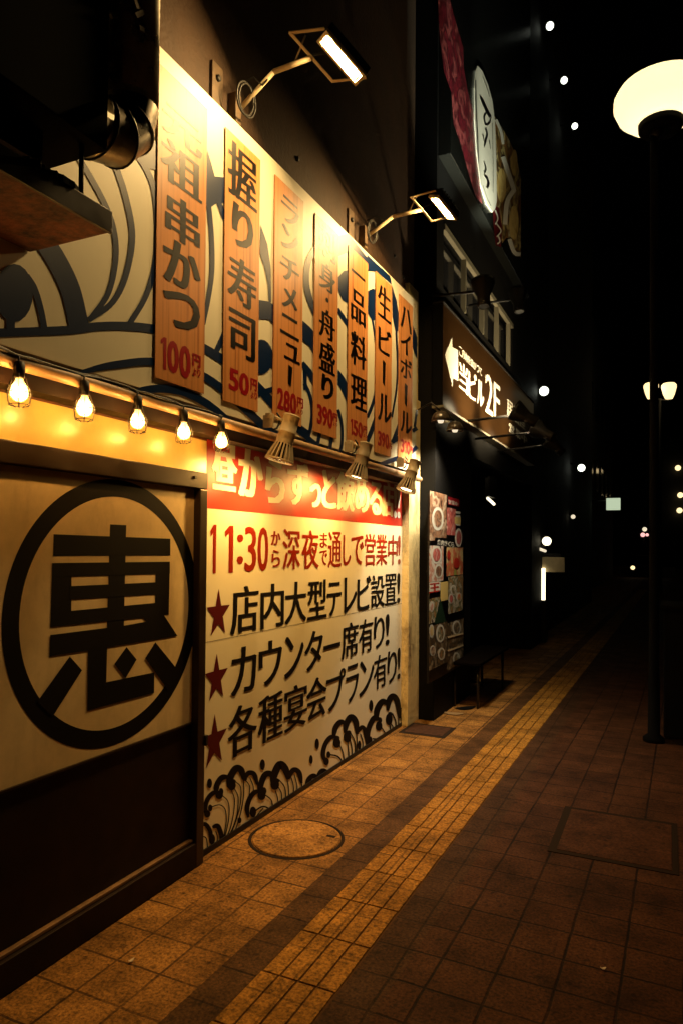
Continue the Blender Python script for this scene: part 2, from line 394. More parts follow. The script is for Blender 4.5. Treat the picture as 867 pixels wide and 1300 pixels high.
GLYPH = {}
def prepare(chars, off):
    obs = []
    for ch in chars:
        c = bpy.data.curves.new('glyph', 'FONT'); c.body = ch; c.size = 1; c.offset = off; c.resolution_u = 3; c.fill_mode = 'FRONT'
        o = bpy.data.objects.new('glyph', c); COL.objects.link(o); obs.append((ch, o))
    dg = bpy.context.evaluated_depsgraph_get(); dg.update()
    for ch, o in obs:
        me = o.evaluated_get(dg).to_mesh()
        V = [(v.co.x, v.co.y) for v in me.vertices]; Fc = [tuple(f.vertices) for f in me.polygons]
        if V:
            x0 = min(v[0] for v in V); x1 = max(v[0] for v in V); y0 = min(v[1] for v in V); y1 = max(v[1] for v in V)
            GLYPH[(ch, off)] = ([((a-x0)/max(1e-6, x1-x0), (b-y0)/max(1e-6, y1-y0)) for a, b in V], Fc)
        o.evaluated_get(dg).to_mesh_clear()
    for ch, o in obs:
        c = o.data; bpy.data.objects.remove(o); bpy.data.curves.remove(c)
prepare(set('元祖串かつ握り寿司ランチメニュ刺身・舟盛一品料理生ビルハイボ'), .012)
prepare(set('0123456789円より'), .03)
prepare(set('0123456789'), .02)
prepare(set('1:30深夜通し営業中からまで店内大型テレビ設置!カウンタ席有り各種宴会プラン'), 0.)
prepare(set('昼からずっと飲める店!11:30深夜まで通しで営業中内大型テレビ設置カウンタ席有り各種宴会プランー'), .012)
prepare(set('この角を曲がって当ビル2F王営業中居酒屋焼肉さくら'), .02)

# ================================================================== SETTING: ground
g = MB(); g.poly([(-300, -300, -.13), (300, -300, -.13), (300, 300, -.13), (-300, 300, -.13)]); struct(g.build('road', M_asph))
XK = 2.62
g = MB(); g.span((-3, -8, -.129), (XK, 130, -.004)); struct(g.build('pavement_base', M_joint))
g = MB(); g.span((XK, -8, -.129), (XK+.16, 130, .002), bev=.012); struct(g.build('kerb', M_kerb))
def lerp(a, b, t): return a+(b-a)*t
def skew(y):  # the tactile line drifts slightly off the wall's direction
    return .0125*(y-2.5)
def sheet(name, xa, xb, z, m, y0=-6, y1=120, fa=1, fb=1):
    b = MB(); ys = [y0, 0, 4, 8, 14, 24, 45, 80, y1]
    L = [b.bm.verts.new((xa+fa*skew(min(y, 30)), y, z)) for y in ys]; Rr = [b.bm.verts.new((xb+fb*skew(min(y, 30)), y, z)) for y in ys]
    for i in range(len(ys)-1): b.bm.faces.new((L[i], Rr[i], Rr[i+1], L[i+1]))
    return struct(b.build(name, m))
TX0, TX1 = .765, 1.065
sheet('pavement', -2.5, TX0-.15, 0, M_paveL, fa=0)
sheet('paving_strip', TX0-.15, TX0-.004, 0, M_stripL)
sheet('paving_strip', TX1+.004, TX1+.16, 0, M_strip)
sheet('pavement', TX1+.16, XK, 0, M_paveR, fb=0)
# tactile line: base sheet, every block four raised bars
sheet('tactile_paving_base', TX0-.004, TX1+.004, -.001, M_tactbase)
b = MB()
y = -2.0
while y < 30:
    k = skew(y)
    for i in range(4):
        w = .3/4
        x0 = TX0+k+i*w+.0035; x1 = TX0+k+(i+1)*w-.0035
        b.span((x0, y+.004, -.02), (x1, y+.3-.004, .0035+random.uniform(-.0007, .0007)), bev=.0025)
    y += .3
struct(b.build('tactile_paving', M_tact))

# manhole, access cover, drain plate
mc = thing('manhole_cover', 'round pale manhole cover set into the paving by the wave panel', 'manhole cover', (.315, 3.27, 0))
MB().lathe((.315, 3.27, -.004), (0, 0, 1), [(.260, 0), (.256, .0055), (.238, .006), (.238, .003)], 48, cap=False).build('rim', M_joint, mc)
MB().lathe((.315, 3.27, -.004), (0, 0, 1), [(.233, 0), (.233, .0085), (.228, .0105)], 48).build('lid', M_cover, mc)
MB().box((.475, 3.36, .0069), (.05, .025, .001)).build('lifting_slot', M_joint, mc)
ac = thing('access_cover', 'rectangular reddish access cover with a dark frame in the right-hand paving', 'access cover', (1.85, 4.04, 0))
MB().span((1.545, 3.70, -.01), (2.155, 4.39, .0035)).build('frame', M_joint, ac)
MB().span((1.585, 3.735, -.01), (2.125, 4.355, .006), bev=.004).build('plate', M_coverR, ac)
dp = thing('drain_plate', 'flat dark steel drain plate at the foot of the yellow pillar', 'drain plate', (.2, 6.0, 0))
MB().span((.09, 5.55, -.005), (.42, 5.83, .006), bev=.003).build('plate', mat('rusty_steel_plate', (.045, .018, .008), rough=.8, var=.5, vscale=30, spec=.15), dp)
MB().span((.055, 5.51, -.005), (.455, 5.87, .003)).build('frame', M_joint, dp)

# litter
def leaf(px, py, s, m, label, cat, name, rz):
    c = atz(px, py, .006); b = MB()
    pts = [(math.cos(t)*s*(1+.25*math.sin(3*t+rz)), math.sin(t)*s*.55) for t in [k*math.pi/5 for k in range(10)]]
    b.prism([c+Vector((u*math.cos(rz)-v*math.sin(rz), u*math.sin(rz)+v*math.cos(rz), .006*abs(u)/s)) for u, v in pts], (0, 0, -.002))
    tag(b.build(name, m), label, cat)
leaf(765, 1230, .010, M_paper, 'tiny pale paper scrap alone on the dark right-hand paving', 'litter', 'paper_scrap', .4)
leaf(167, 1220, .012, M_paper, 'tiny pale scrap on the buff paving below the dark brown board', 'litter', 'paper_scrap', 1.4)
leaf(575, 906, .09, M_litter, 'crumpled brown scrap lying beyond the drain plate by the black facade', 'litter', 'crumpled_scrap', .2)
leaf(590, 899, .11, M_dark, 'dark flattened scrap lying against the foot of the black facade', 'litter', 'crumpled_scrap', .9)

# ================================================================== IZAKAYA BUILDING
bd = thing('restaurant_building', 'brown rendered restaurant building carrying the lit wave mural', 'building', (0, 0, 0))
MB().span((-6, -6, 0), (-.012, 5.735, 9.0)).build('wall', M_stucco, bd)
MB().span((-.011, -6, 3.3), (.05, 5.62, 9.0)).build('upper_wall', M_stucco, bd)
# yellow plastered end pier, wider collar below the mural
p = MB(); p.span((-.6, 5.728, 0), (.06, 6.02, 2.9), bev=.006)
p.build('pier', M_yellowwall, bd)
MB().span((-.6, 5.735, 2.902), (.045, 5.985, 3.9)).build('pier_top', M_yellowwall, bd)
MB().span((-.6, 5.735, 3.903), (.0, 5.985, 9)).build('pier_upper', M_stucco, bd)
MB().span((-.01, -1.5, 2.085), (.0075, 2.858, 2.20)).build('upper_strip', mat('brown_strip', (.10, .028, .005), rough=.5, var=.4, vscale=11), bd)  # mottled dark brown band over the upper part of the yellow fascia
fs = MB().span((-.01, -1.5, 1.86), (.004, 2.86, 2.24)).build('fascia', M_fascia, bd)
# small fixings on the upper wall
for px, py in ((377, 202), (500, 325), (511, 352)):
    c = at(px, py, .05); MB().lathe(c-Vector((.0, 0, 0)), (1, 0, 0), [(.014, -.002), (.014, .012), (.006, .016)], 12).build('wall_plug', M_rubber, bd)

# ------------------------------------------------------------------ mural board with waves
XM = .12
mu = thing('mural_signboard', 'long cream signboard printed with big navy waves behind the menu placards', 'signboard', (XM, 1, 2.2))
MB().span((.02, -1.2, 2.21), (XM-.001, 5.735, 3.716), bev=.002).build('panel', M_cream, mu)
P = Print(XM+.0012, .00006)
S = P.stroke
S([(-80, 428), (0, 422.5), (87, 419), (123, 414.5), (160, 414), (198, 418), (230, 428), (261, 443), (283, 456.5), (310, 475), (332, 496), (350, 516), (372, 538), (390, 552)], 11)
P.blob(18.5, 372, 24, 37); S([(14, 395), (14, 424)], 11)
S([(34, 350), (44, 366), (52, 392), (57, 418)], 8)
S([(30, 262), (50, 296), (72, 330), (90, 368), (101, 414)], 25)
S([(98, 196), (116, 226), (134, 260), (145, 292), (147.5, 328), (138, 372), (116, 404)], 7)
S([(130, 160), (139, 190), (147, 210), (160, 250), (168.5, 300), (160, 350), (143, 384), (113, 406)], 7.5)
S([(150, 150), (172, 192), (188, 218), (197, 246), (200, 291), (197, 338), (185, 377), (165, 411)], 7)
P.pts([(170, 190), (205, 176), (206, 218), (190, 214), (180, 202)])
P.pts([(263.5, 190), (268, 205), (273, 224), (287, 225.5), (287, 257.5), (275, 258), (268.6, 262.6), (261, 262.6)])
S([(265, 255), (269, 301), (269.5, 344), (265, 378), (258, 412)], 6)
S([(278, 256), (286, 278)], 6); S([(273, 450), (287, 420)], 7)
S([(85, 480), (104, 473), (130, 466), (155, 462), (181, 459), (205, 460), (232, 466), (261, 479), (283, 494.5), (308, 516), (333, 539), (350, 552)], 10, (.2, 1))
S([(170, 497), (184, 494.5), (206, 493.5), (231, 497), (252, 506), (272, 518.6), (292, 534)], 10, (.15, .5))
P.pts([(331, 285), (339.7, 310), (344, 340.4), (344.6, 384), (341.4, 384), (340.5, 361), (336, 339), (330, 322)])
P.pts([(329, 381), (341.4, 382.7), (351, 390), (351, 416), (341.4, 405.6), (329, 404.7)])
P.blob(331.7, 453, 15, 22); P.blob(347.5, 462, 4, 6)
S([(328, 500), (352, 492.5)], 7)
S([(404, 313), (398, 319), (391, 334), (388.8, 357.7), (393.7, 381), (403, 403)], 7.5)
P.pts([(384, 407), (393, 414.6), (402, 426), (402, 457), (393, 439.5), (384, 432)])
S([(383, 461), (392, 471.6), (403, 491)], 7); S([(387, 464), (388, 495)], 4.5)
S([(386, 487), (389, 490.6), (394.5, 505), (396.5, 524), (394, 545), (390, 560)], 4)
S([(406.5, 548), (402.5, 568)], 4.5); S([(421.5, 553), (418.5, 572)], 4.5); S([(378, 545), (391, 556), (404, 567)], 6.5)
P.pts([(429, 469), (436.6, 478.4), (444, 493), (443, 528), (439.4, 508.9), (433.8, 495), (429, 488)])
S([(429, 520), (431.5, 527), (434, 541), (434, 562), (431, 576)], 3.6)
P.pts([(429, 300), (442, 296.6), (469, 331), (469, 340), (445, 313), (442, 320), (429, 325)])
P.pts([(429, 352), (436.6, 344), (443, 343), (443, 386), (435, 381), (429, 367)])
S([(428, 392), (444, 415)], 5)
P.pts([(466, 324), (494.7, 350.6), (496.8, 361), (478, 345), (466, 344)])
P.pts([(466, 370), (472.6, 366.5), (479, 369), (479, 405.5), (472.6, 407), (466, 397)])
S([(472, 404), (475.4, 425), (478, 450)], 2); S([(479, 486), (474, 509), (466, 530)], 4); S([(479, 525), (472, 545), (465, 562)], 5.5)
P.pts([(497, 362), (503, 382), (505.5, 397.6), (505, 420), (501.6, 421), (498, 402)])
S([(502.5, 419), (504, 457), (503, 492), (497, 530)], 2.2)
S([(508, 536), (498, 562)], 5); S([(497, 561), (509, 554)], 5.5)
P.pts([(522.5, 410), (529, 428), (528.9, 456), (523, 440)])
S([(528.5, 520), (526, 542)], 3); S([(523, 547), (529, 543.5)], 5); S([(522, 574), (529, 567)], 5)
S([(478, 592), (492, 586), (507, 581)], 5.5)
P.build('wave_print', M_navy, mu)

# ------------------------------------------------------------------ seven menu placards
XP = XM+.008
PLAC = [
 ('orange wooden placard priced 100 yen, largest and nearest the curved duct', (202.4, 264.6, 79, 479), [('元',208,256,146,184),('祖',206,256,189,242),('串',212,253,254,309),('か',209,254,310,366),('つ',209,253,371,418)], ('100',204,243,434,475), ('円',245,255,450,466), ('より',245,255,468,478)),
 ('orange wooden placard priced 50 yen, second from the curved duct', (287.2, 331.5, 161, 509), [('握',291,326,190,258),('り',296,321,264,316),('寿',290.6,325,330,388),('司',292,323.5,398,454)], ('50',291,317,471,499), ('円',318.6,326.5,481,496), ('より',318.6,327,498,506)),
 ('orange wooden placard priced 280 yen, above the first beige spotlight', (349.6, 386, 222.7, 531), [('ラ',358,379,254,285),('ン',358,378,290,319),('チ',357,379,328,358),('メ',359,377,364,393),('ニ',357,379,402,428),('ュ',362,380,438,459),('|',366,371.5,464,491)], ('280',352.5,376.6,496,523), ('円',377.5,385,505,518), ('より',377.5,384.5,520,526)),
 ('orange wooden placard priced 390 yen with a dark upper end, fourth from the curved duct', (400.5, 430.1, 262, 547), [('刺',405,426,288,328),('身',406,425,336,370),('・',413.5,417.5,378,384),('舟',406,425,394,431),('盛',406,425,435,473),('り',409,423,477,507)], ('390',402.8,422.6,516,541), ('円',423,428.5,525,535), ('より',423,428.5,536.5,541)),
 ('orange wooden placard priced 150 yen, above the second beige spotlight', (442.8, 467.5, 312.5, 553), [('一',446,463.5,347.6,351),('品',446,463.5,371,411),('料',445.6,464.2,424,466),('理',445.6,465,478,520)], ('150',444.6,460.3,534,554), ('円',460.8,465.5,541,550), ('より',460.8,465.5,551,555.5)),
 ('narrow orange placard priced 390 yen with a katakana drink name, second from the yellow pier', (477.2, 497.8, 344, 574.6), [('生',480,495.5,365,406),('ビ',480.5,495.5,417,450),('|',485.5,489.2,458,490),('ル',480,496,501,536)], ('390',479.5,493.3,549,568), ('円',493.8,497,563,570), None),
 ('narrow orange placard priced 310 yen, last before the yellow pier', (506.7, 524, 372.4, 581), [('ハ',508.3,522,391,420),('イ',509,520.5,423,450),('ボ',508.3,522,455,481),('|',513.2,517,487,516),('ル',508.3,522,523,550)], ('310',508.6,520.4,559,576), ('円',520.7,523.3,567,576), None)]
for lab, (x0, x1, yt, yb), chars, price, yen, yori in PLAC:
    a = at(x0, yt, XP); c = at(x1, yt, XP); lo = at(x0, yb, XP)
    t = thing('menu_placard', lab, 'menu placard', (XP, a.y, lo.z), 'wooden menu placards hung on the wave signboard')
    ztop = 3.632; zbot = 2.273
    MB().span((XM+.0032, a.y, zbot), (XP-.0005, c.y, ztop), bev=.0012).build('board', M_wood, t)
    P = Print(XP+.0004, .00006)
    for ch, u0, u1, v0, v1 in chars: P.pglyph(ch, u0, u1, v0, v1, bold=.009 if ch not in '一・' else 0, off=0. if ch not in 'かつりン' else .012)
    P.build('lettering', M_black, t)
    P = Print(XP+.0004, .00006); n = len(price[0]); wd = (price[2]-price[1])
    ws = [(.60 if q == '1' else 1) for q in price[0]]; tot = sum(ws); u = price[1]
    for q, w in zip(price[0], ws):
        du = wd*w/tot; k = (u+du/2-(price[1]+price[2])/2)*.42
        P.pglyph(q, u+.04*du, u+.94*du, price[3]+k, price[4]+k, bold=.0035, off=.02); u += du
    P.pglyph('円', yen[1], yen[2], yen[3], yen[4], bold=.0015, off=.03)
    if yori:
        h = (yori[1]+yori[2])/2
        P.pglyph('よ', yori[1], h-.3, yori[3]-.6, yori[4]-.6, off=.03); P.pglyph('り', h+.6, yori[2], yori[3]+.6, yori[4]+.6, off=.03)
    P.build('price', M_crimson, t)

# ------------------------------------------------------------------ lower wall sign
ws_ = thing('wall_sign', 'tall cream wall sign with red band, star lines of lettering and waves along its foot', 'wall sign', (0, 2.8, 0))
MB().span((-.010, 2.815, .03), (-.0005, 5.722, 2.235), bev=.001).build('panel', M_cream, ws_)
XW = .0008
zband = 1.747
MB().poly([(XW, 2.817, zband), (XW, 5.72, zband), (XW, 5.72, 2.232), (XW, 2.817, 2.232)]).build('red_band', M_redband, ws_, recalc=False)
def zl(px, py, s=.323, ox=250, oy=0): return (ox+px*s, oy+py*s)
def line(P, items, top, bot, oy, bold, off=.012):
    """items: (char, x0, x1[, f0, f1]) in the enlarged crop; top/bot: z of the letter tops and feet"""
    for it in items:
        ch, u0, u1 = it[:3]; f0, f1 = (it[3], it[4]) if len(it) > 3 else (0, 1)
        a = at(250+u0*.323, 700, 0).y; b_ = at(250+u1*.323, 700, 0).y
        h = top-bot
        if ch == '_': P.wall([(a, bot+f0*h), (b_, bot+f0*h), (b_, bot+f1*h), (a, bot+f1*h)])
        elif ch == '★':
            cy, cz = (a+b_)/2, bot+h*.48; r = (b_-a)*.56
            pts = []
            for k in range(10):
                rr = r*1.06 if k % 2 == 0 else r*.42; an = math.pi/2+k*math.pi/5
                pts.append((cy+rr*math.cos(an), cz+rr*math.sin(an)*1.22))
            # a star is drawn as five points and a pentagon so the outline stays clean
            inner = [pts[i] for i in range(1, 10, 2)]; P.wall(inner)
            x = P.x + (P.i % 24)*P.step
            for k in range(0, 10, 2): P.mb.poly([(x, *pts[k]), (x, *pts[(k+1) % 10]), (x, *pts[k-1])])
        elif ch == '!!':
            for q in (0, 1):
                c0 = a+(b_-a)*(.05+.5*q); c1 = c0+(b_-a)*.4; P.glyph('!', c0, c1, bot, top, bold*.4, off)
        else: P.glyph(ch, a, b_, bot+f0*h, bot+f1*h, bold, off)
def zat(u, v, oy): return at(250+u*.323, oy+v*.323, 0).z
P = Print(XW+.0012, .00006)
zt, zb = (zat(150, 72, 540)+zat(745, 222, 540))/2, (zat(150, 285, 540)+zat(745, 362, 540))/2
line(P, [('昼', 62, 150, .12, 1.), ('か', 165, 252, .06, 1.), ('ら', 270, 338, .0, .9), ('ず', 356, 432, .02, .94), ('っ', 443, 482, .02, .56), ('と', 490, 541, .04, .92), ('飲', 548, 612, .0, .97), ('め', 620, 672, .04, .9), ('る', 677, 725, .02, .92), ('店', 727, 768, .0, 1.), ('!!', 770, 797, .02, 1.)], zt, zb, 540, .015, .012)
P.build('band_lettering', M_white, ws_)
P = Print(XW+.0006, .00006)
zt, zb = (zat(75, 390, 540)+zat(775, 432, 540))/2, (zat(75, 578, 540)+zat(775, 548, 540))/2
line(P, [('1', 53, 78), ('1', 110, 146), (':', 160, 180, .18, .82), ('3', 190, 232), ('0', 240, 279), ('か', 292, 327, .60, .93), ('ら', 294, 326, .08, .48), ('深', 338, 404), ('夜', 413, 477), ('ま', 484, 511, .55, .95), ('で', 484, 511, .08, .48), ('通', 516, 566), ('し', 574, 603, .04, .92), ('で', 606, 653, .04, .92), ('営', 659, 699), ('業', 703, 745), ('中', 750, 786), ('!', 789, 798)], zt, zb, 540, .0055, 0.)
P.build('hours_lettering', M_red, ws_)
P = Print(XW+.0006, .00006)
zt, zb = (zat(200, 68, 720)+zat(760, 30, 720))/2, (zat(200, 258, 720)+zat(760, 145, 720))/2
line(P, [('店', 138, 242), ('内', 255, 342), ('大', 350, 430), ('型', 438, 510), ('テ', 514, 567, .0, .9), ('レ', 580, 627), ('ビ', 631, 682), ('設', 684, 736), ('置', 739, 783), ('!', 787, 797)], zt, zb, 720, .0085, 0.)
z3 = (zt, zb)
zt, zb = (zat(190, 312, 720)+zat(665, 203, 720))/2, (zat(190, 487, 720)+zat(665, 338, 720))/2
line(P, [('カ', 143, 236), ('ウ', 250, 336), ('ン', 350, 421), ('タ', 428, 496), ('_', 500, 566, .42, .53), ('席', 572, 634), ('有', 639, 692), ('り', 697, 737), ('!', 743, 756)], zt, zb, 720, .0085, 0.)
z4 = (zt, zb)
zt, zb = (zat(185, 535, 720)+zat(720, 345, 720))/2, (zat(185, 728, 720)+zat(720, 475, 720))/2
line(P, [('各', 133, 241), ('種', 250, 342), ('宴', 350, 436), ('会', 437, 512), ('プ', 514, 585), ('ラ', 590, 637), ('ン', 642, 697), ('有', 698, 747), ('り', 751, 786), ('!', 790, 800)], zt, zb, 720, .0085, 0.)
z5 = (zt, zb)
P.build('feature_lettering', M_ink, ws_)
for (u0, u1), (a, c) in zip(((47, 127), (43, 122), (33, 121)), (z3, z4, z5)):
    P = Print(XW+.0006, .00006); line(P, [('★', u0, u1)], a, c, 720, 0); P.build('star', M_star, ws_)
# joint between two sheets
P = Print(XW, .00002); zj = at(266, 815, 0).z
P.wall([(2.82, zj), (5.72, zj), (5.72, zj+.0025), (2.82, zj+.0025)]); P.build('sheet_joint', M_frame, ws_)
# waves along the foot
P = Print(XW+.0006, .00003)
def W1(p): return (252+p[0]*.1615, 950+p[1]*.1615)
def W2(p): return (380+p[0]*.1615, 870+p[1]*.1615)
def wave(T, crests, blobs, lines):
    for pts, w in crests: P.stroke([T(q) for q in pts], w*.1615, (.45, .45))
    for cx, cy, rx, ry in blobs:
        c = T((cx, cy)); P.blob(c[0], c[1], rx*.1615, ry*.1615)
    for pts, w in lines: P.stroke([T(q) for q in pts], w*.1615)
wave(W1, [([(72,535),(56,480),(72,405),(118,352),(175,345)],36), ([(140,360),(148,290),(185,232),(240,222)],44), ([(238,305),(252,228),(295,160),(338,172),(360,245)],54),
 ([(362,245),(395,195),(440,205),(466,285)],38), ([(395,545),(384,470),(405,395),(445,345),(490,340)],38), ([(482,375),(490,295),(522,212),(565,200),(590,240)],46), ([(588,295),(596,212),(640,128),(685,165),(708,245)],58), ([(708,240),(745,172),(790,188),(812,275)],40),
 ([(20,600),(62,600),(95,655),(100,720)],34), ([(112,620),(155,612),(182,680),(190,745)],38)],
 [(90,275,20,38),(505,128,20,42),(325,565,16,24),(72,515,24,30),(95,468,18,26),(165,365,30,34),(180,340,18,28),(262,290,34,40),(275,262,22,20),(430,500,26,42),(498,370,32,36),(515,335,22,30),(602,285,34,42),(615,255,24,20),(110,715,24,42),(365,240,20,18)],
 [([(105,460),(170,445),(212,480),(222,560),(212,640),(200,730)],8), ([(190,372),(230,410),(245,480),(235,590),(205,715)],8), ([(262,330),(285,400),(280,500),(255,620),(222,700)],8), ([(285,315),(315,390),(305,520),(270,630),(235,695)],8), ([(295,262),(335,310),(332,430),(300,560),(255,680)],8), ([(355,240),(360,330),(350,430),(320,560),(280,675)],8), ([(372,250),(405,300),(400,375)],8), ([(405,230),(430,290),(435,330)],8), ([(465,270),(468,315)],7),
 ([(450,490),(500,460),(545,468),(568,505)],12), ([(530,368),(575,410),(585,490)],9), ([(606,330),(625,400),(625,465)],8), ([(630,305),(655,360),(652,440)],8), ([(632,245),(680,310),(688,420)],9), ([(700,250),(710,320),(708,405)],8), ([(730,230),(748,300),(746,380)],8), ([(755,208),(775,290),(776,365)],8), ([(812,250),(814,340)],8), ([(512,468),(455,535),(405,600)],8), ([(565,482),(500,540),(420,598)],9), ([(410,560),(320,640),(275,685)],8),
 ([(30,690),(66,712),(76,815)],9), ([(36,760),(44,835)],8), ([(138,650),(152,700),(142,775)],8), ([(110,740),(112,790)],8)])
wave(W2, [([(212,612),(188,548),(202,470),(245,410),(300,405)],36), ([(270,410),(284,335),(322,290),(362,298)],42), ([(358,375),(370,300),(405,250),(442,288),(454,385)],48), ([(458,370),(488,330),(512,350),(518,420)],32), ([(540,500),(532,405),(550,320),(590,255),(635,275)],42), ([(602,280),(610,192),(650,130),(700,148)],48), ([(692,200),(705,118),(735,86),(768,130),(785,260)],46), ([(785,240),(805,198),(822,192)],34),
 ([(55,815),(72,745),(110,712),(155,730)],38), ([(145,710),(190,680),(222,720),(215,770)],56)],
 [(140,460,17,42),(93,583,14,35),(562,160,16,45),(212,598,22,30),(230,545,16,26),(295,452,30,40),(300,415,18,18),(375,408,30,42),(388,372,18,18),(470,470,14,36),(545,478,24,34),(555,425,16,24),(624,320,26,38),(632,275,16,24),(703,268,27,46),(712,225,18,16),(150,760,26,30),(800,205,16,30)],
 [([(240,545),(300,558),(335,600),(342,650)],12), ([(312,458),(345,540),(350,630)],9), ([(378,440),(387,540),(380,612)],9), ([(392,400),(412,500),(408,590)],9), ([(398,368),(436,450),(436,570)],10), ([(448,370),(452,450),(446,565)],9), ([(478,380),(498,450),(490,545)],9), ([(572,420),(620,428),(645,455)],12), ([(640,325),(668,370),(676,415)],9), ([(708,305),(720,395)],9), ([(728,220),(756,290),(748,375)],10), ([(715,300),(735,330),(738,385)],8), ([(778,230),(778,335)],9), ([(795,240),(800,300)],8)])
P.build('wave_print', M_ink, ws_)
MB().span((-.012, 2.80, .0), (.006, 5.73, .032)).build('foot_strip', M_blackmetal, ws_)

# ------------------------------------------------------------------ emblem panel in its frame
XF = .05
ep = thing('emblem_signboard', 'framed cream board with a big black ringed character above a dark brown lower board', 'signboard', (XF, 0, 0))
YR = 2.812
b = MB()
b.span((-.005, -2, 1.835), (XF, YR, 1.915), bev=.004)                # head rail
b.build('head_rail', M_frame, ep)
MB().span((-.005, YR-.058, .004), (XF-.001, YR, 1.833), bev=.004).build('stile', M_frame, ep)
MB().span((-.005, -2, .004), (XF-.002, YR-.060, .12), bev=.003).build('bottom_rail', M_lowboard, ep)
MB().span((-.005, -2, .122), (XF-.020, YR-.060, .136), bev=.003).build('bead', mat('worn_brown_bead', (.16, .085, .035), rough=.5, var=.5, vscale=14), ep)
MB().span((-.005, -2, .70), (.012, YR-.060, 1.833)).build('emblem_board', M_board, ep)
MB().span((-.005, -2, .690), (.020, YR-.060, .6995), bev=.001).build('edge_trim', M_frame, ep)
MB().span((-.005, -2, .138), (.008, YR-.060, .688)).build('lower_board', M_lowboard, ep)
MB().box((XF-.006, YR+.004, .60), (.03, .02, .05), bev=.003).build('latch', M_blackmetal, ep)
MB().box((at(248, 597, XF).x+.004, at(248, 597, XF).y, 1.885), (.008, .022, .014), bev=.002).build('catch', M_blackmetal, ep)
XE = .0125
P = Print(XE, .00015)
def Z6(p): return (p[0]*.33857, 580+p[1]*.33857)
cc = [Z6((8, 612)), Z6((742, 545))]
# ring as an annulus fitted on the board
a0 = at(2.7, 780, XE).y; a1 = at(251.2, 780, XE).y; yc, ro = (a0+a1)/2, (a1-a0)/2
zc = (at(144, 611, XE).z+at(117, 953, XE).z)/2
n = 96; x = P.lift(); bmv = P.mb.bm
A = [bmv.verts.new((x, yc+ro*math.cos(2*math.pi*k/n), zc+ro*math.sin(2*math.pi*k/n))) for k in range(n)]
B = [bmv.verts.new((x, yc+.87*ro*math.cos(2*math.pi*k/n), zc+.87*ro*math.sin(2*math.pi*k/n))) for k in range(n)]
for k in range(n): bmv.faces.new((A[k], A[(k+1) % n], B[(k+1) % n], B[k]))
for pl in [[(414,253),(475,256),(466,636),(403,644)], [(202,290),(640,307),(640,370),(201,371)], [(197,398),(270,397),(268,630),(190,638)], [(586,394),(638,393),(634,592),(582,598)],
           [(197,398),(638,393),(638,438),(197,450)], [(262,485),(590,470),(590,515),(262,535)], [(262,578),(590,547),(586,598),(190,638)],
           [(189,668),(466,633),(549,618),(536,600),(612,588),(666,671),(330,727),(187,748)], [(331,715),(403,708),(399,845),(580,808),(578,885),(328,952)],
           [(475,713),(513,760),(471,830),(429,777)], [(262,748),(308,800),(197,975),(140,918)], [(583,695),(668,800),(628,872),(545,755)]]:
    P.pts([Z6(q) for q in pl])
P.build('emblem', M_ink, ep)

# ------------------------------------------------------------------ pipe under the mural, cable, bulbs
XB = .165
zp = 2.152
pi = thing('pipe_rail', 'tan painted pipe running along the foot of the wave signboard', 'pipe', (XB, 1, zp))
MB().tube([(XB, y_, zp) for y_ in (-1.5, 1, 3, 5.70)], .024, 16).build('pipe', M_pipe, pi)
for y_ in (1.2, 2.62, 3.75, 4.8, 5.6): MB().span((.06, y_-.012, zp-.012), (XB-.018, y_+.012, zp+.012)).build('bracket', M_blackmetal, pi)
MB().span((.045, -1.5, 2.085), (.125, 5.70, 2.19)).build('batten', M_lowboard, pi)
random.seed(5)
BY = [1.583, 1.862, 2.141, 2.433, 2.715]
ca = MB(); pts = []
y_ = -1.4
while y_ < 2.74:
    ph = (y_-BY[0])/.283; pts.append((XB+.017+.004*math.sin(9*y_), y_, zp+.020+.007*math.sin(5.1*y_+.6)**2-.006*math.exp(-((ph-round(ph))/.12)**2)))
    y_ += .03
ca.tube(pts, .0055, 8)
ca.tube([(q[0]-.012, q[1]+.01, q[2]+.004+.006*math.sin(14*q[1])) for q in pts], .0045, 8)
tag(ca.build('light_cable', M_rubber), 'black twin cable tied along the tan pipe above the bulbs', 'cable')
BL = ['leftmost glowing bulb of the string, partly in its wire cage under the pipe', 'second glowing bulb from the left on the pipe string', 'middle glowing bulb of the five on the pipe string', 'fourth glowing bulb from the left on the pipe string', 'rightmost glowing bulb of the string, in front of the red band']
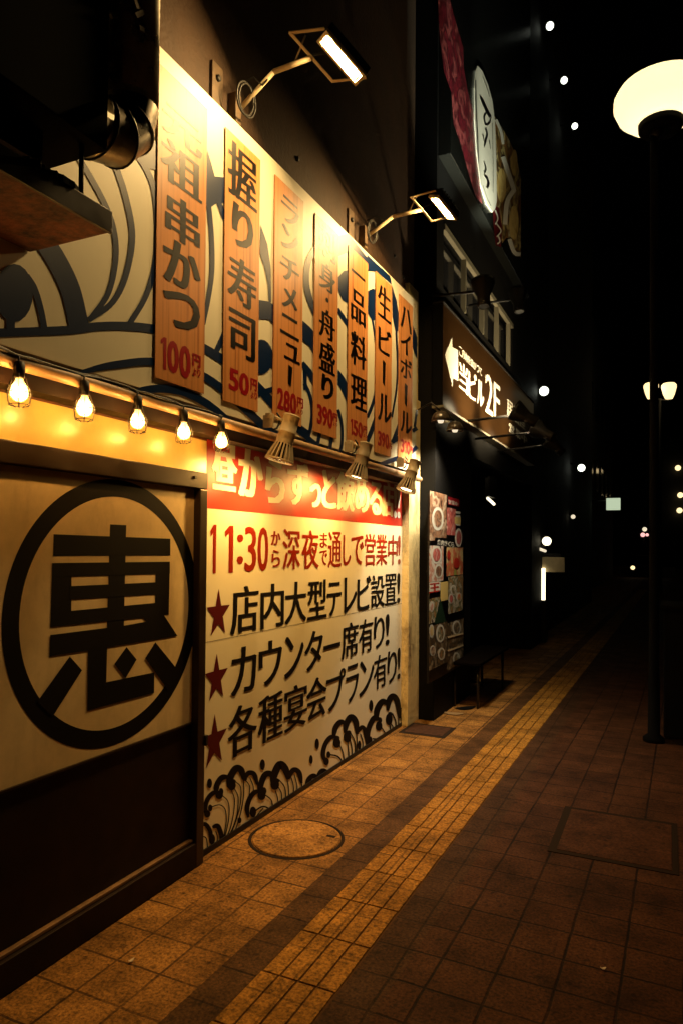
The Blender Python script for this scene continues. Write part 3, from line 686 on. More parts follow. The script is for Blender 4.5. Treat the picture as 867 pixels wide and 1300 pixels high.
for lab, y_ in zip(BL, BY):
    t = thing('string_bulb', lab, 'light bulb', (XB+.03, y_, zp), 'glowing bulbs strung under the pipe')
    x_ = XB+.03
    zb = zp-.106
    MB().lathe((x_, y_, zp-.002), (0, 0, -1), [(.010, 0), (.016, .004), (.018, .03), (.0165, .052), (.014, .056)], 16).build('socket', M_rubber, t)
    MB().lathe((x_, y_, zp-.0575), (0, 0, -1), [(.011, 0), (.013, .008), (.021, .022), (.027, .038), (.0285, .048), (.026, .060), (.018, .070), (.008, .075)], 14).build('glass', M_bulbglass, t)
    MB().lathe((x_, y_, zp-.088), (0, 0, -1), [(.004, 0), (.010, .005), (.0125, .014), (.010, .023), (.004, .028)], 10).build('filament', E_bulb, t)
    cg = MB()
    for k in range(6):
        an = k*math.pi/3+.3; c_, s_ = math.cos(an), math.sin(an)
        cg.tube([(x_+c_*r_, y_+s_*r_, zp-h_) for r_, h_ in ((.019, .045), (.028, .07), (.041, .105), (.036, .14), (.012, .152))], .0013, 5)
    for r_, h_ in ((.041, .105), (.031, .145)):
        cg.tube([(x_+r_*math.cos(a_*math.pi/10), y_+r_*math.sin(a_*math.pi/10), zp-h_) for a_ in range(21)], .0013, 5)
    cg.build('wire_guard', M_blackmetal, t)
    MB().tube([(XB+.003, y_-.006, zp+.022), (XB+.031, y_-.004, zp+.012), (XB+.022, y_+.002, zp-.02), (XB-.004, y_+.004, zp-.026)], .004, 6).build('cable_tie', M_rubber, t)

# ------------------------------------------------------------------ three beige spotlights on the pipe
def spotlight(ptop, pbot, pclip, xo, lab):
    top = at(ptop[0], ptop[1], xo); bot = at(pbot[0], pbot[1], xo-.055)
    cl = at(pclip[0], pclip[1], XB)
    t = thing('spotlight', lab, 'spotlight', top, 'beige spotlights clipped to the pipe')
    d = (bot-top).normalized(); Ln = (bot-top).length
    MB().lathe(top, d, [(.040, -.004), (.047, 0), (.047, .006), (.044, .009), (.045, Ln*.36), (.0485, Ln*.37), (.0485, Ln*.39), (.046, Ln*.40), (.047, Ln*.60), (.050, Ln*.64)], 28).build('housing', M_beige, t)
    # flared shade of separate ribs round an inner cone
    u = d.orthogonal().normalized(); v = d.cross(u); nb = 18
    s = MB(); s.lathe(top+d*Ln*.62, d, [(.044, 0), (.046, Ln*.10), (.054, Ln*.36), (.050, Ln*.36), (.042, Ln*.10)], 28, cap=False)
    s.build('shade', M_lowboard, t)
    for_r = MB()
    for k in range(nb):
        an = 2*math.pi*k/nb; r = u*math.cos(an)+v*math.sin(an); q = d.cross(r)
        o0 = top+d*Ln*.62
        P_ = [(r*.049), (r*.054+d*Ln*.08), (r*.074+d*Ln*.31), (r*.077+d*Ln*.38), (r*.058+d*Ln*.38), (r*.046+d*Ln*.2)]
        for_r.prism([o0+c+q*.0042 for c in P_], q*-.0084)
    for_r.build('rib_ring', M_beige, t)
    s = MB(); s.lathe(top+d*Ln*1.0, d, [(.074, -.004), (.079, 0), (.079, .006), (.070, .007), (.069, 0)], 28, cap=False); s.build('rim', M_beige, t)
    MB().lathe(top+d*(Ln*.93), d, [(.052, 0), (.052, .006), (.044, .010)], 20).build('bulb', E_par, t)
    # yoke and clip
    mid = top+d*Ln*.12
    MB().tube([mid+Vector((-.03, -.02, .0)), mid+Vector((-.035, -.06, .004)), cl+Vector((.03, .02, .03))], .008, 8).build('yoke', M_beige, t)
    c = MB(); c.box(cl+Vector((.004, 0, .03)), (.03, .05, .035), bev=.004); c.box(cl+Vector((.006, -.018, .002)), (.062, .012, .07), bev=.003); c.build('clip', M_beige, t)
    MB().tube([cl+Vector((.03, .03, .055)), cl+Vector((.04, .045, .03)), cl+Vector((.03, .05, -.005)), cl+Vector((.03, .03, -.03)), cl+Vector((.01, .02, -.04))], .0055, 7).build('lead', M_rubber, t)
    lamp('SPOT', 'spot_lamp_light', top+d*(Ln*1.03), AMBER, SPOT_WATTS, t, d+Vector((-.08, 0, 0)), spot_size=R(166), spot_blend=.85, shadow_soft_size=.035)
spotlight((371, 528), (355, 584), (342, 536), .30, 'beige spotlight clipped to the pipe below the 280 yen placard, nearest of three')
spotlight((465, 563), (452, 606), (443, 568), .30, 'beige spotlight clipped to the pipe below the 150 yen placard, middle of three')
spotlight((527, 585), (515, 622), (508, 588), .30, 'beige spotlight at the far end of the pipe beside the yellow pier')

# ------------------------------------------------------------------ two arm floodlights over the mural
def floodlight(pbr, pfoot, pknee, pend, pc, lab, half, tilt):
    foot = at(pfoot[0], pfoot[1], .06); yy = foot.y
    br = at(pbr[0], pbr[1], .052)
    knee = aty(pknee[0], pknee[1], yy+.02); end = aty(pend[0], pend[1], yy+.03); c = aty(pc[0], pc[1], yy+.05)
    t = thing('arm_floodlight', lab, 'floodlight', foot, 'floodlights on bent arms above the wave signboard')
    b = MB(); b.span((br.x-.004, br.y-.045, br.z-.10), (br.x+.014, br.y+.045, br.z+.10), bev=.003); b.build('wall_plate', M_fixing, t)
    b = MB(); b.lathe((br.x+.012, br.y, br.z+.03), (1, 0, 0), [(.016, 0), (.016, .012), (.008, .014)], 14); b.build('bolt', M_rubber, t)
    b = MB(); b.span((.05, yy-.06, foot.z-.09), (.10, yy-.01, foot.z+.07), bev=.004); b.build('junction_box', M_fixing, t)
    b = MB(); b.tube([foot+Vector((-.01, 0, -.01)), knee], .0125, 10); b.tube([knee, end], .014, 10); b.build('arm', M_beige, t)
    coil = MB()
    for q in range(2):
        cc_ = foot+Vector((.09, -.05+.02*q, .02)); coil.tube([cc_+Vector((.0+.01*math.sin(a_), .075*math.cos(a_), .075*math.sin(a_))) for a_ in [k*math.pi/12 for k in range(26)]], .0055, 7)
    coil.tube([foot+Vector((.05, -.06, .10)), foot+Vector((.12, -.02, .14)), foot+Vector((.16, .0, .1)), knee+Vector((0, .01, .012)), end+Vector((0, .01, .02)), c+Vector((-.07, 0, .05))], .005, 7)
    coil.build('cable', M_rubber, t)
    # head: flat box, face turned down and in towards the mural
    nrm = Vector((tilt[0], tilt[1], -.84)).normalized()
    s0 = (Vector((0, 1, 0))-nrm*nrm.y).normalized(); u0 = nrm.cross(s0)
    side = s0*math.cos(tilt[2])+u0*math.sin(tilt[2]); up = nrm.cross(side)
    rot = Matrix((up, side, -nrm)).transposed()
    hw, hl = half
    hb = MB(); hb.box(c-nrm*.035, (hw*2+.05, hl*2+.05, .05), rot, bev=.006)
    for k in range(7): hb.box(c-nrm*.072+side*(hl*(-.85+k*.283)), (hw*1.7, .006, .03), rot)
    hb.build('head', M_blackmetal, t)
    fr = MB()
    for sx, sy, wx, wy in ((1, 0, .016, hl*2+.05), (-1, 0, .016, hl*2+.05), (0, 1, hw*2+.018, .016), (0, -1, hw*2+.018, .016)):
        fr.box(c-nrm*.002+up*(sx*(hw+.017))+side*(sy*(hl+.017)), (wx, wy, .02), rot, bev=.002)
    fr.build('bezel', M_beige, t)
    lens = MB(); lens.poly([c-nrm*.006+up*(a*hw)+side*(b_*hl) for a, b_ in ((1, 1), (1, -1), (-1, -1), (-1, 1))]); lens.build('lens', E_flood, t)
    # yoke: U bracket from the arm end to both sides of the head
    y1 = c-nrm*.035+side*(hl+.034); y2 = c-nrm*.035-side*(hl+.034)
    yk = MB(); back = (end-c).normalized()*.0
    for a_, b_ in ((y1, end+side*(hl+.034)), (end+side*(hl+.034), end-side*(hl+.034)), (end-side*(hl+.034), y2)):
        m_ = (a_+b_)/2; dv = b_-a_
        yk.box(m_, (dv.length+.010, .018, .006), dv.to_track_quat('X', 'Z').to_matrix(), bev=.0015)
    yk.build('yoke', M_beige, t)
    MB().tube([end+Vector((-.10, 0, .0)), end+Vector((-.02, -.03, .10))], .005, 7).build('stay', M_beige, t)
floodlight((274, 108), (300, 143), (348, 91), (396, 73), (434, 74), 'lit floodlight on a bent arm above the 50 yen placard, nearer of two', (.021, .110), (-.26, -.42, .62))
floodlight((444, 285), (461, 303), (499, 275), (535, 266), (562, 264), 'lit floodlight on a bent arm above the 150 yen placard, further of two', (.021, .110), (-.36, -.12, .30))

# ------------------------------------------------------------------ rusty canopy, fan casing, duct
cb = at(38, 320, XM); ct = aty(142, 293, cb.y)
cn = thing('metal_canopy', 'rusty sheet-metal canopy jutting from the wall under the black casing', 'canopy', (XM, cb.y, cb.z))
XC = ct.x
b = MB(); b.span((XM+.002, -2, cb.z), (XC-.012, cb.y, cb.z+.012)); b.build('soffit', M_rust, cn)
hc = at(140, 265, XC).z-at(142, 293, XC).z
MB().span((XC-.011, -2, cb.z-.004), (XC, cb.y+.004, cb.z+hc), bev=.002).build('front_lip', M_frame, cn)
MB().span((XM+.002, cb.y+.001, cb.z+.0125), (XC-.013, cb.y+.008, cb.z+hc*.5)).build('end_lip', M_blackmetal, cn)
b = MB(); random.seed(9)
for k in range(9): b.box((XC-.02+random.uniform(-.01, .01), cb.y-.14-.02*k+random.uniform(-.01, .01), cb.z+hc+.008), (.03, .03, .02), Matrix.Rotation(random.uniform(0, 3), 3, 'Z'))
b.build('grime_clump', M_dark, cn)
# casing
XQ = XC+.03
qc = at(137, 192, XQ)
cs = thing('fan_casing', 'large black box casing high on the wall at the top left', 'casing', (XQ, qc.y, qc.z))
MB().span((XM+.01, -2, qc.z), (XQ, qc.y, qc.z+3.2), bev=.004).build('casing', M_dark, cs)
MB().span((XM+.02, -2, qc.z-.10), (XQ-.10, qc.y-.16, qc.z-.002)).build('lower_skirt', M_blackmetal, cs)
e = at(3, 60, XQ); MB().span((XQ+.001, e.y-.006, qc.z+.25), (XQ+.006, e.y+.004, qc.z+3.2)).build('edge_bead', M_frame, cs)
rod_top = Vector((XQ-.06, qc.y-.06, qc.z))
rt = aty(104, 200, qc.y-.06)
MB().tube([(rt.x, rt.y, qc.z), (rt.x, rt.y, cb.z+hc*.6)], .0075, 8).build('hanger_rod', M_rubber, cs)
# segmented round duct coming down beside the casing and turning into it
dy = 0
rd = .10
xc = XQ-.075
c0 = aty(170, 60, qc.y+.19); xc = c0.x
yv = qc.y+.17
zE = qc.z+.235
du = thing('exhaust_duct', 'dull round metal duct coming down and curving into the black casing', 'duct', (xc, yv, zE))
pts = []
MB().tube([(xc, yv, zE+3.2), (xc, yv, zE+1.2), (xc, yv, zE+.04)], rd, 28).build('riser', M_galv, du)
Rb = .15
cyv, czv = yv-Rb, zE+.02
segs = 3
for k in range(segs):
    a0, a1 = k*math.pi/2/segs, (k+1)*math.pi/2/segs
    q0 = Vector((xc, cyv+Rb*math.cos(a0), czv-Rb*math.sin(a0))); q1 = Vector((xc, cyv+Rb*math.cos(a1), czv-Rb*math.sin(a1)))
    # mitred gore: both rings lie in the joint planes
    rg = []
    for q, a in ((q0, a0), (q1, a1)):
        rad = Vector((0, math.cos(a), -math.sin(a)))
        rg.append([q+rad*(rd*math.cos(t_))+Vector((1, 0, 0))*(rd*math.sin(t_)) for t_ in [2*math.pi*i/28 for i in range(28)]])
    MB().rings(rg, cap=False).build('elbow_gore', M_galv, du)
    rad = Vector((0, math.cos(a1), -math.sin(a1))); tn = Vector((0, math.sin(a1), math.cos(a1)))
    sm = MB(); sm.tube([q1+rad*((rd+.002)*math.cos(t_))+Vector((1, 0, 0))*((rd+.002)*math.sin(t_)) for t_ in [2*math.pi*i/28 for i in range(29)]], .0035, 6, cap=False); sm.build('seam', M_blackmetal, du)
MB().tube([(xc, cyv+.001, czv-Rb), (xc, qc.y+.0005, czv-Rb)], rd, 28, cap=False).build('spigot', M_galv, du)
b = MB(); random.seed(2)
for k in range(14): b.box((xc+random.uniform(.02, .09), yv-.06+random.uniform(-.03, .03), zE+.28+random.uniform(-.05, .05)), (.02, .05, .015), Matrix.Rotation(random.uniform(0, 3), 3, 'X'))
b.build('tape_scrap', M_galv, du)

# ================================================================== NEIGHBOUR (black facade)
XN = .20
nb = thing('black_building', 'dark building next door with upper windows above a painted sign', 'building', (XN, 6, 0))
MB().span((-6, 6.03, 0), (-.9, 12.6, 11.5)).build('rear_wall', M_neigh, nb)
MB().span((-.898, 6.03, 0), (XN, 7.30, 2.88)).build('ground_wall', M_neigh, nb)
MB().span((-.898, 11.0, 0), (XN, 12.6, 2.88)).build('ground_wall', M_neigh, nb)
MB().span((-.898, 7.302, 2.55), (XN, 10.998, 2.88)).build('lintel', M_neigh, nb)
MB().span((-.898, 6.03, 2.882), (XN, 12.6, 4.0)).build('upper_wall', M_neigh, nb)
MB().span((-.898, 6.03, 4.62), (XN, 12.6, 11.5)).build('top_wall', M_neigh, nb)
MB().span((-.898, 9.45, 4.002), (XN, 12.6, 4.618)).build('window_pier', M_neigh, nb)
MB().span((-.898, 6.03, 4.002), (XN, 6.25, 4.618)).build('window_pier', M_neigh, nb)
# upper window band
wn = MB(); wn.span((XN-.03, 6.252, 4.56), (XN+.014, 9.448, 4.617)); wnd = wn.build('window', M_alu, nb); wnd['label'] = 'long upper window band with pale metal frame'
MB().span((XN-.09, 6.252, 4.003), (XN-.08, 9.448, 4.559)).build('pane', M_glass, wnd)
for y_, w_ in ((7.0, .05), (7.78, .05), (8.53, .04), (9.25, .06)):
    MB().span((XN-.04, y_-w_/4, 4.003), (XN+.014, y_+w_/4, 4.559)).build('mullion', M_alu, wnd)
MB().span((-.7, 9.0, .0), (-.66, 9.06, 2.549)).build('door_post', M_alu, nb)

# arrow sign
sg = thing('arrow_signboard', 'dark brown fascia sign with white arrow and lettering lit from below', 'signboard', (XN, 6.2, 2.93))
XS = XN+.10
y0 = at(562, 450, XS).y; y1 = at(677, 500, XS).y; zt = (at(568, 391, XS).z+at(657, 489, XS).z)/2; zb = (at(560, 511, XS).z+at(625, 557, XS).z)/2
MB().span((XN+.001, y0, zb), (XS-.004, y1, zt), bev=.003).build('panel', M_dark, sg)
MB().span((XS-.0035, y0+.004, zb+.004), (XS-.001, y1-.004, zt-.004)).build('face', M_signbrown, sg)
MB().span((XN+.002, y0-.01, zb-.022), (XS+.008, y1+.01, zb-.001)).build('bottom_trim', M_alu, sg)
MB().span((XN+.002, y0-.01, zt+.001), (XS+.008, y1+.01, zt+.014)).build('top_trim', M_blackmetal, sg)
P = Print(XS+.0006, .0001)
def Z8(p): return (555+p[0]*.16147, 380+p[1]*.16147)
P.pts([Z8(q) for q in [(58,437),(113,300),(117,375),(160,400),(162,643),(120,620),(118,688)]])
P.build('arrow', M_white, sg)
P = Print(XS+.0006, .0001)
for i, ch in enumerate('この角を曲がって'):
    u0 = 169+i*22.6; um = u0+10; vt = 372+(um-178)*1.06; a = Z8((u0, vt)); c = Z8((u0+20.5, vt+74-(um-178)*.11)); P.pglyph(ch, a[0], c[0], a[1], c[1], bold=.004, off=.0)
P.build('small_lettering', M_white, sg); P = Print(XS+.0006, .0001)
for ch, u0, u1, v0, v1 in (('当', 172, 236, 508, 730), ('ビ', 244, 306, 572, 790), ('ル', 310, 362, 640, 838), ('2', 376, 432, 600, 905), ('F', 442, 486, 665, 935)):
    a = Z8((u0, v0)); c = Z8((u1, v1)); P.pglyph(ch, a[0], c[0], a[1], c[1], bold=.014, off=.0)
P.build('lettering', M_white, sg); P = Print(XS+.0006, .0001)
for i, ch in enumerate('居酒屋'):
    u0 = 545+i*50; a = Z8((u0, 800+i*52)); c = Z8((u0+44, 930+i*42)); P.pglyph(ch, a[0], c[0], a[1], c[1], bold=.010, off=.0)
P.build('lettering', M_white, sg); P = Print(XS+.0006, .0001)
for i, ch in enumerate('営業中'):
    u0 = 560+i*50; a = Z8((u0, 985+i*38)); c = Z8((u0+42, 1055+i*36)); P.pglyph(ch, a[0], c[0], a[1], c[1], bold=.010, off=.0)
P.build('lettering', M_white, sg)

def arm_spot(wpx, hpx, hpx2, watts, target, lab, grp, col, size=75):
    a = at(wpx[0], wpx[1], XS); hd = aty(hpx[0], hpx[1], a.y); bk = aty(hpx2[0], hpx2[1], a.y)
    t = thing('arm_spotlight', lab, 'spotlight', (XN, a.y, a.z), grp)
    MB().tube([(XN+.003, a.y, a.z), hd], .013, 8).build('arm', M_blackmetal, t)
    d = (vec(target)-hd).normalized()
    o = hd
    MB().lathe(o-d*.16, d, [(.045, 0), (.055, .01), (.055, .10), (.062, .12), (.10, .22), (.105, .25), (.098, .25), (.05, .14)], 20, cap=False).build('head', M_blackmetal, t)
    MB().lathe(o-d*.155, d, [(.05, 0), (.05, .004)], 16).build('back_cap', M_blackmetal, t)
    MB().lathe(o-d*.02, d, [(.05, 0), (.05, .004)], 16).build('bulb', E_par, t)
    MB().box(o-d*.06+Vector((0, 0, -.05)), (.03, .15, .02), bev=.003).build('bracket', M_blackmetal, t)
    lamp('SPOT', 'arm_spot_light', o+d*.03, col, watts, t, d, spot_size=R(size), spot_blend=.8, shadow_soft_size=.05)
WARMW = (1.0, .80, .48)
G1 = 'spotlights on arms under the arrow sign'
ym = at(593, 535, XS).y
arm_spot((593, 535), (662, 526), (690, 540), 170, (XS, ym-.1, 3.2), 'black spotlight on the nearest arm below the arrow sign', G1, WARMW, 125)
ym = at(614, 556.5, XS).y
arm_spot((614, 556.5), (688, 548), (690, 550), 190, (XS, ym+.3, 3.2), 'black spotlight on the middle arm below the arrow sign', G1, WARMW, 125)
ym = at(641, 572, XS).y
arm_spot((641, 572), (702, 564), (700, 570), 110, (XS, ym-.2, 3.4), 'black spotlight on the furthest arm below the arrow sign', G1, WARMW, 125)

# billboard of food pictures
XBB = XN+.12
bb = thing('food_billboard', 'tall black billboard with food pictures and a white name plaque high on the dark building', 'billboard', (XN, 6.1, 5.15))
MB().span((XN+.001, 6.06, 5.16), (XBB-.001, 10.05, 10.5), bev=.004).build('panel', mat('black_billboard_face', (.006, .006, .005), rough=.26, spec=.5), bb)
def Z66(p): return (545+p[0]*.26154, p[1]*.26154)
F_meat = food_mat('red_meat_picture', [(.04, .003, .006), (.26, .02, .035), (.05, .004, .008), (.46, .10, .10), (.12, .008, .015)], 7)
F_food = food_mat('fried_food_picture', [(.02, .010, .006), (.22, .10, .02), (.015, .008, .005), (.55, .42, .16), (.08, .02, .008), (.5, .45, .3)], 6)
F_gold = food_mat('golden_food_picture', [(.35, .20, .04), (.60, .45, .16), (.45, .25, .06)], 6)
P = Print(XBB, .0006); P.pts([Z66(q) for q in [(40,-120),(80,-60),(98,0),(130,120),(162,230),(165,330),(182,430),(215,560),(222,700),(240,850),(255,990),(225,960),(190,850),(150,700),(115,600),(105,450),(70,350),(50,200),(42,60)]]); P.build('meat_picture', F_meat, bb)
P = Print(XBB+.0006, .0006); P.pts([Z66(q) for q in [(312,560),(350,620),(385,680),(420,760),(442,860),(442,1250),(400,1215),(375,1150),(352,1180),(330,1120),(318,900)]]); P.build('dish_picture', F_food, bb)
P = Print(XBB+.0024, .0006)
P.blob(*Z66((348, 900)), 6, 22); P.build('food_piece', F_gold, bb)
P = Print(XBB+.0026, .0006); P.blob(*Z66((408, 1080)), 6, 22); P.build('food_piece', F_gold, bb)
P = Print(XBB+.0028, .0006); P.blob(*Z66((410, 790)), 4, 17); P.build('food_piece', F_gold, bb)
P = Print(XBB+.004, .0006)
for pts, w in [([(355,760),(395,880),(410,930)],22), ([(410,920),(375,980),(365,1090)],22), ([(385,1160),(410,1225),(440,1235)],20), ([(320,580),(345,640),(355,700)],14)]: P.stroke([Z66(q) for q in pts], w*.26)
P.build('dish_rim', M_white, bb)
P = Print(XBB+.0012, .0006); P.pts([Z66(q) for q in [(305,990),(335,1010),(350,1100),(345,1200),(320,1190),(310,1100)]]); P.build('red_label', M_star, bb)
P = Print(XBB+.006, .0003)
for pts in ([(318,1020),(330,1060),(318,1090)], [(320,1080),(345,1120),(325,1150)], [(330,1140),(340,1170),(328,1185)]): P.stroke([Z66(q) for q in pts], 1.7)
P.build('label_script', M_white, bb)
def Z7(p): return (590+p[0]*.1848, 60+p[1]*.1848)
pq = [Z7(q) for q in [(78,128),(110,165),(150,260),(180,370),(198,520),(207,800),(210,1060),(197,1115),(180,1135),(140,1080),(100,950),(72,720),(58,500),(57,280),(65,160)]]
MB().prism([at(u, v, XBB).xyz+Vector((.012, 0, 0)) for u, v in pq], (-.010, 0, 0)).build('plaque', M_white, bb)
P = Print(XBB+.0135, .0003)
for pts, w, tp in [([(72,225),(76,420),(86,640),(92,800)],7,(1,.3)), ([(100,330),(125,385),(150,440),(172,480)],20,(.2,1)), ([(150,440),(130,480),(140,530),(165,520),(178,480)],11,(.6,.4)), ([(140,560),(150,600),(140,640),(128,690)],12,(1,.2)), ([(120,600),(128,650)],10,(1,.3)), ([(165,640),(172,700)],7,(1,.4)), ([(130,790),(140,840),(128,870)],10,(.5,.5)), ([(128,880),(148,900),(158,940),(148,968)],14,(.4,1)), ([(118,200),(150,290),(165,340)],3,(1,1)), ([(185,520),(190,800),(190,1000)],2.5,(1,1)), ([(120,950),(150,1040),(175,1090)],3,(1,1))]:
    P.stroke([Z7(q) for q in pts], w*.2, tp)
P.build('brush_script', M_black, bb)
G2 = 'spotlights on arms under the food billboard'
a = at(562, 374, XN)
arm_spot((562, 374), (613, 369), (604, 381), 420, (XBB, a.y+.5, 7.2), 'black spotlight on the arm above the arrow, aimed up at the billboard', G2, (.92, 1, .80), 46)
a = at(606, 386, XN)
arm_spot((606, 386), (657, 379), (655, 379), 380, (XBB, a.y+.2, 7.0), 'black spotlight on the further arm over the arrow sign, aimed up at the billboard', G2, (.92, 1, .80), 46)

# food poster wall
po = thing('food_poster', 'tall collage poster of food photographs on the black ground-floor wall', 'poster', (XN, 5.9, .38))
XO = XN+.022
yL, yR = at(545, 740, XO).y, at(588, 740, XO).y; zT, zB = 2.045, .375
MB().span((XN+.001, yL, zB), (XO-.001, yR, zT)).build('backing', M_black, po)
def Zp(p): return (535+p[0]*.10385, 615+p[1]*.10385)
def Zq(p): return (535+p[0]*.1, 740+p[1]*.1)
def rect(name, m, u0, v0, u1, v1, lift=.0004, T=Zp):
    a = at(*T((u0, v0)), XO); c = at(*T((u1, v1)), XO)
    dz = at(*T(((u0+u1)/2, v0)), XO).z; d2 = at(*T(((u0+u1)/2, v1)), XO).z
    b = MB(); b.poly([(XO+lift, a.y, d2), (XO+lift, c.y, d2), (XO+lift, c.y, dz), (XO+lift, a.y, dz)]); return b.build(name, m, po, recalc=False)
FM = [food_mat('brown_dish_photo', [(.05, .02, .012), (.42, .22, .12), (.12, .05, .025), (.62, .45, .30), (.22, .09, .05)], 9), food_mat('pink_meat_photo', [(.30, .03, .03), (.62, .18, .14), (.40, .06, .06), (.75, .48, .40)], 11),
      food_mat('pale_dish_photo', [(.74, .66, .56), (.52, .18, .10), (.78, .72, .62), (.10, .03, .02)], 10), food_mat('salad_photo', [(.76, .62, .34), (.70, .52, .22), (.62, .09, .05), (.30, .34, .08)], 8),
      food_mat('mixed_dishes_photo', [(.03, .02, .012), (.45, .24, .10), (.07, .10, .03), (.66, .56, .42), (.06, .03, .02)], 13), food_mat('dark_dishes_photo', [(.012, .010, .008), (.20, .12, .05), (.02, .016, .012), (.40, .30, .18), (.03, .02, .015)], 12)]
M_plate = mat('plate_print', (.70, .66, .56), rough=.35)
def plate(T, u, v, rx, ry, food, nm='plate_picture'):
    P = Print(XO+.0012, .00002); P.blob(*T((u, v)), rx, ry); o = P.build(nm, M_plate, po)
    P = Print(XO+.0018, .00002); P.blob(*T((u+3, v)), rx*.68, ry*.74); P.build('plate_food', food, po)
rect('food_photo', FM[0], 98, 100, 300, 690); rect('food_photo', FM[1], 306, 290, 410, 620); rect('food_photo', FM[2], 92, 750, 262, 1185); rect('food_photo', FM[3], 302, 770, 500, 1110)
rect('title_strip', M_crimson, 320, 165, 455, 260, .0006); rect('caption', M_black, 160, 655, 400, 745, .0009)
def capt(fn):
    P = Print(XO+.0014, .00004); fn(P); P.build('caption_lettering', M_white, po)
def c1(P):
    for i, ch in enumerate('焼肉さくら'): P.pglyph(ch, Zp((190+i*42, 0))[0], Zp((226+i*42, 0))[0], Zp((0, 672+i*8))[1], Zp((0, 738+i*8))[1], 0, .02)
def c2(P):
    for k in range(4): a = Zp((412, 325+k*48)); c = Zp((470, 362+k*48)); P.pts([a, (c[0], a[1]+1), c, (a[0], c[1]-1)])
def c3(P):
    for i, ch in enumerate('営業中'): P.pglyph(ch, Zp((325+i*40, 0))[0], Zp((360+i*40, 0))[0], Zp((0, 188+i*12))[1], Zp((0, 240+i*12))[1], 0, .02)
capt(c1); capt(c2); capt(c3)
rect('caption', M_fascia, 400, 400, 472, 485, .0018)
rect('red_label', M_white, 90, 1192, 225, 1310, .0012)
P = Print(XO+.0016, .00004); a = Zp((96, 1205)); c = Zp((215, 1300)); P.pglyph('王', a[0], c[0], a[1], c[1]+2, .012, .02); P.build('red_character', M_redband, po)
rect('yellow_strip', M_fascia, 228, 1190, 318, 1420, .0008)
rect('food_photo', FM[4], 322, 1120, 500, 1560); rect('food_photo', FM[4], 92, 190, 226, 500, .0004, Zq)
P = Print(XO+.0012, .0001); P.pts([Zq(q) for q in [(235,190),(160,520),(310,490)]]); P.build('bottle_picture', mat('dark_green_print', (.015, .04, .02), rough=.3), po)
rect('food_photo', FM[5], 92, 520, 318, 1060, .0004, Zq); rect('food_photo', FM[5], 326, 480, 525, 1060, .0004, Zq)
plate(Zp, 448, 650, 4.6, 12, FM[1]); plate(Zp, 178, 860, 7.0, 11.5, FM[1]); plate(Zp, 205, 1060, 5.5, 9, FM[0]); plate(Zp, 195, 420, 7.5, 15, FM[0])
plate(Zq, 125, 610, 3.2, 8.5, FM[3]); plate(Zq, 235, 640, 5.5, 11.5, FM[4]); plate(Zq, 440, 570, 5.5, 9.5, FM[5]); plate(Zq, 125, 300, 3, 7, FM[2])
plate(Zq, 400, 90, 3.6, 6.5, FM[4]); plate(Zq, 470, 180, 3.4, 6, FM[3]); plate(Zq, 370, 200, 3.4, 6.5, FM[1]); plate(Zq, 250, 900, 4.6, 8, FM[4]); plate(Zq, 140, 860, 3.6, 7, FM[0]); plate(Zq, 440, 960, 4.6, 8, FM[4])
for u, v, rx, ry in ((330, 860, 2.4, 6), (425, 960, 3.6, 7)):
    P = Print(XO+.0026, .0001); P.blob(*Zp((u, v)), rx, ry); P.build('red_garnish', M_redband, po)
P = Print(XO+.0022, .0001); P.stroke([Zq((330, 690)), Zq((525, 640))], 2.4); P.build('price_strip', M_board, po)
P = Print(XO+.0022, .0001); P.stroke([Zq((330, 862)), Zq((525, 790))], 2.2); P.build('price_strip', M_board, po)
# small vertical notice beside it
nt_ = thing('notice_strip', 'narrow pale vertical notice on the black return beside the poster', 'notice', (XN, 5.8, 1))
a = at(540.5, 675, XN+.002); c = at(542.6, 711, XN+.002)
MB().span((XN+.0005, 6.04, c.z), (XN+.004, 6.04+.05, a.z)).build('plate', M_board, nt_)
# two dome shades above the poster
for (u, v), lab, w_ in (((559, 533), 'dark dome lampshade under the arrow sign, nearer the yellow pier', 26), ((577, 545), 'dark dome lampshade under the arrow sign, further from the yellow pier', 26)):
    c = at(u, v, XN+.20)
    t = thing('dome_lamp', lab, 'lamp', c, 'dome lampshades above the poster')
    MB().lathe(c+Vector((0, 0, .075)), (0, 0, -1), [(.010, 0), (.036, .008), (.060, .028), (.074, .062), (.077, .09), (.072, .09), (.056, .032), (.024, .012)], 24, cap=False).build('shade', mat('enamel_shade', (.045, .035, .025), rough=.3, spec=.6), t)
    MB().tube([(XN+.002, c.y, c.z+.10), (XN+.12, c.y, c.z+.15), (XN+.2, c.y, c.z+.07)], .008, 8).build('arm', M_blackmetal, t)
    MB().lathe(c+Vector((0, 0, .03)), (0, 0, -1), [(.02, 0), (.028, .03), (.02, .055)], 12).build('bulb', E_dim, t)
    lamp('SPOT', 'dome_lamp_light', c+Vector((0, 0, -.06)), (1., .86, .62), w_*4.0, t, (-.16, 0, -1), spot_size=R(125), spot_blend=1., shadow_soft_size=.04)

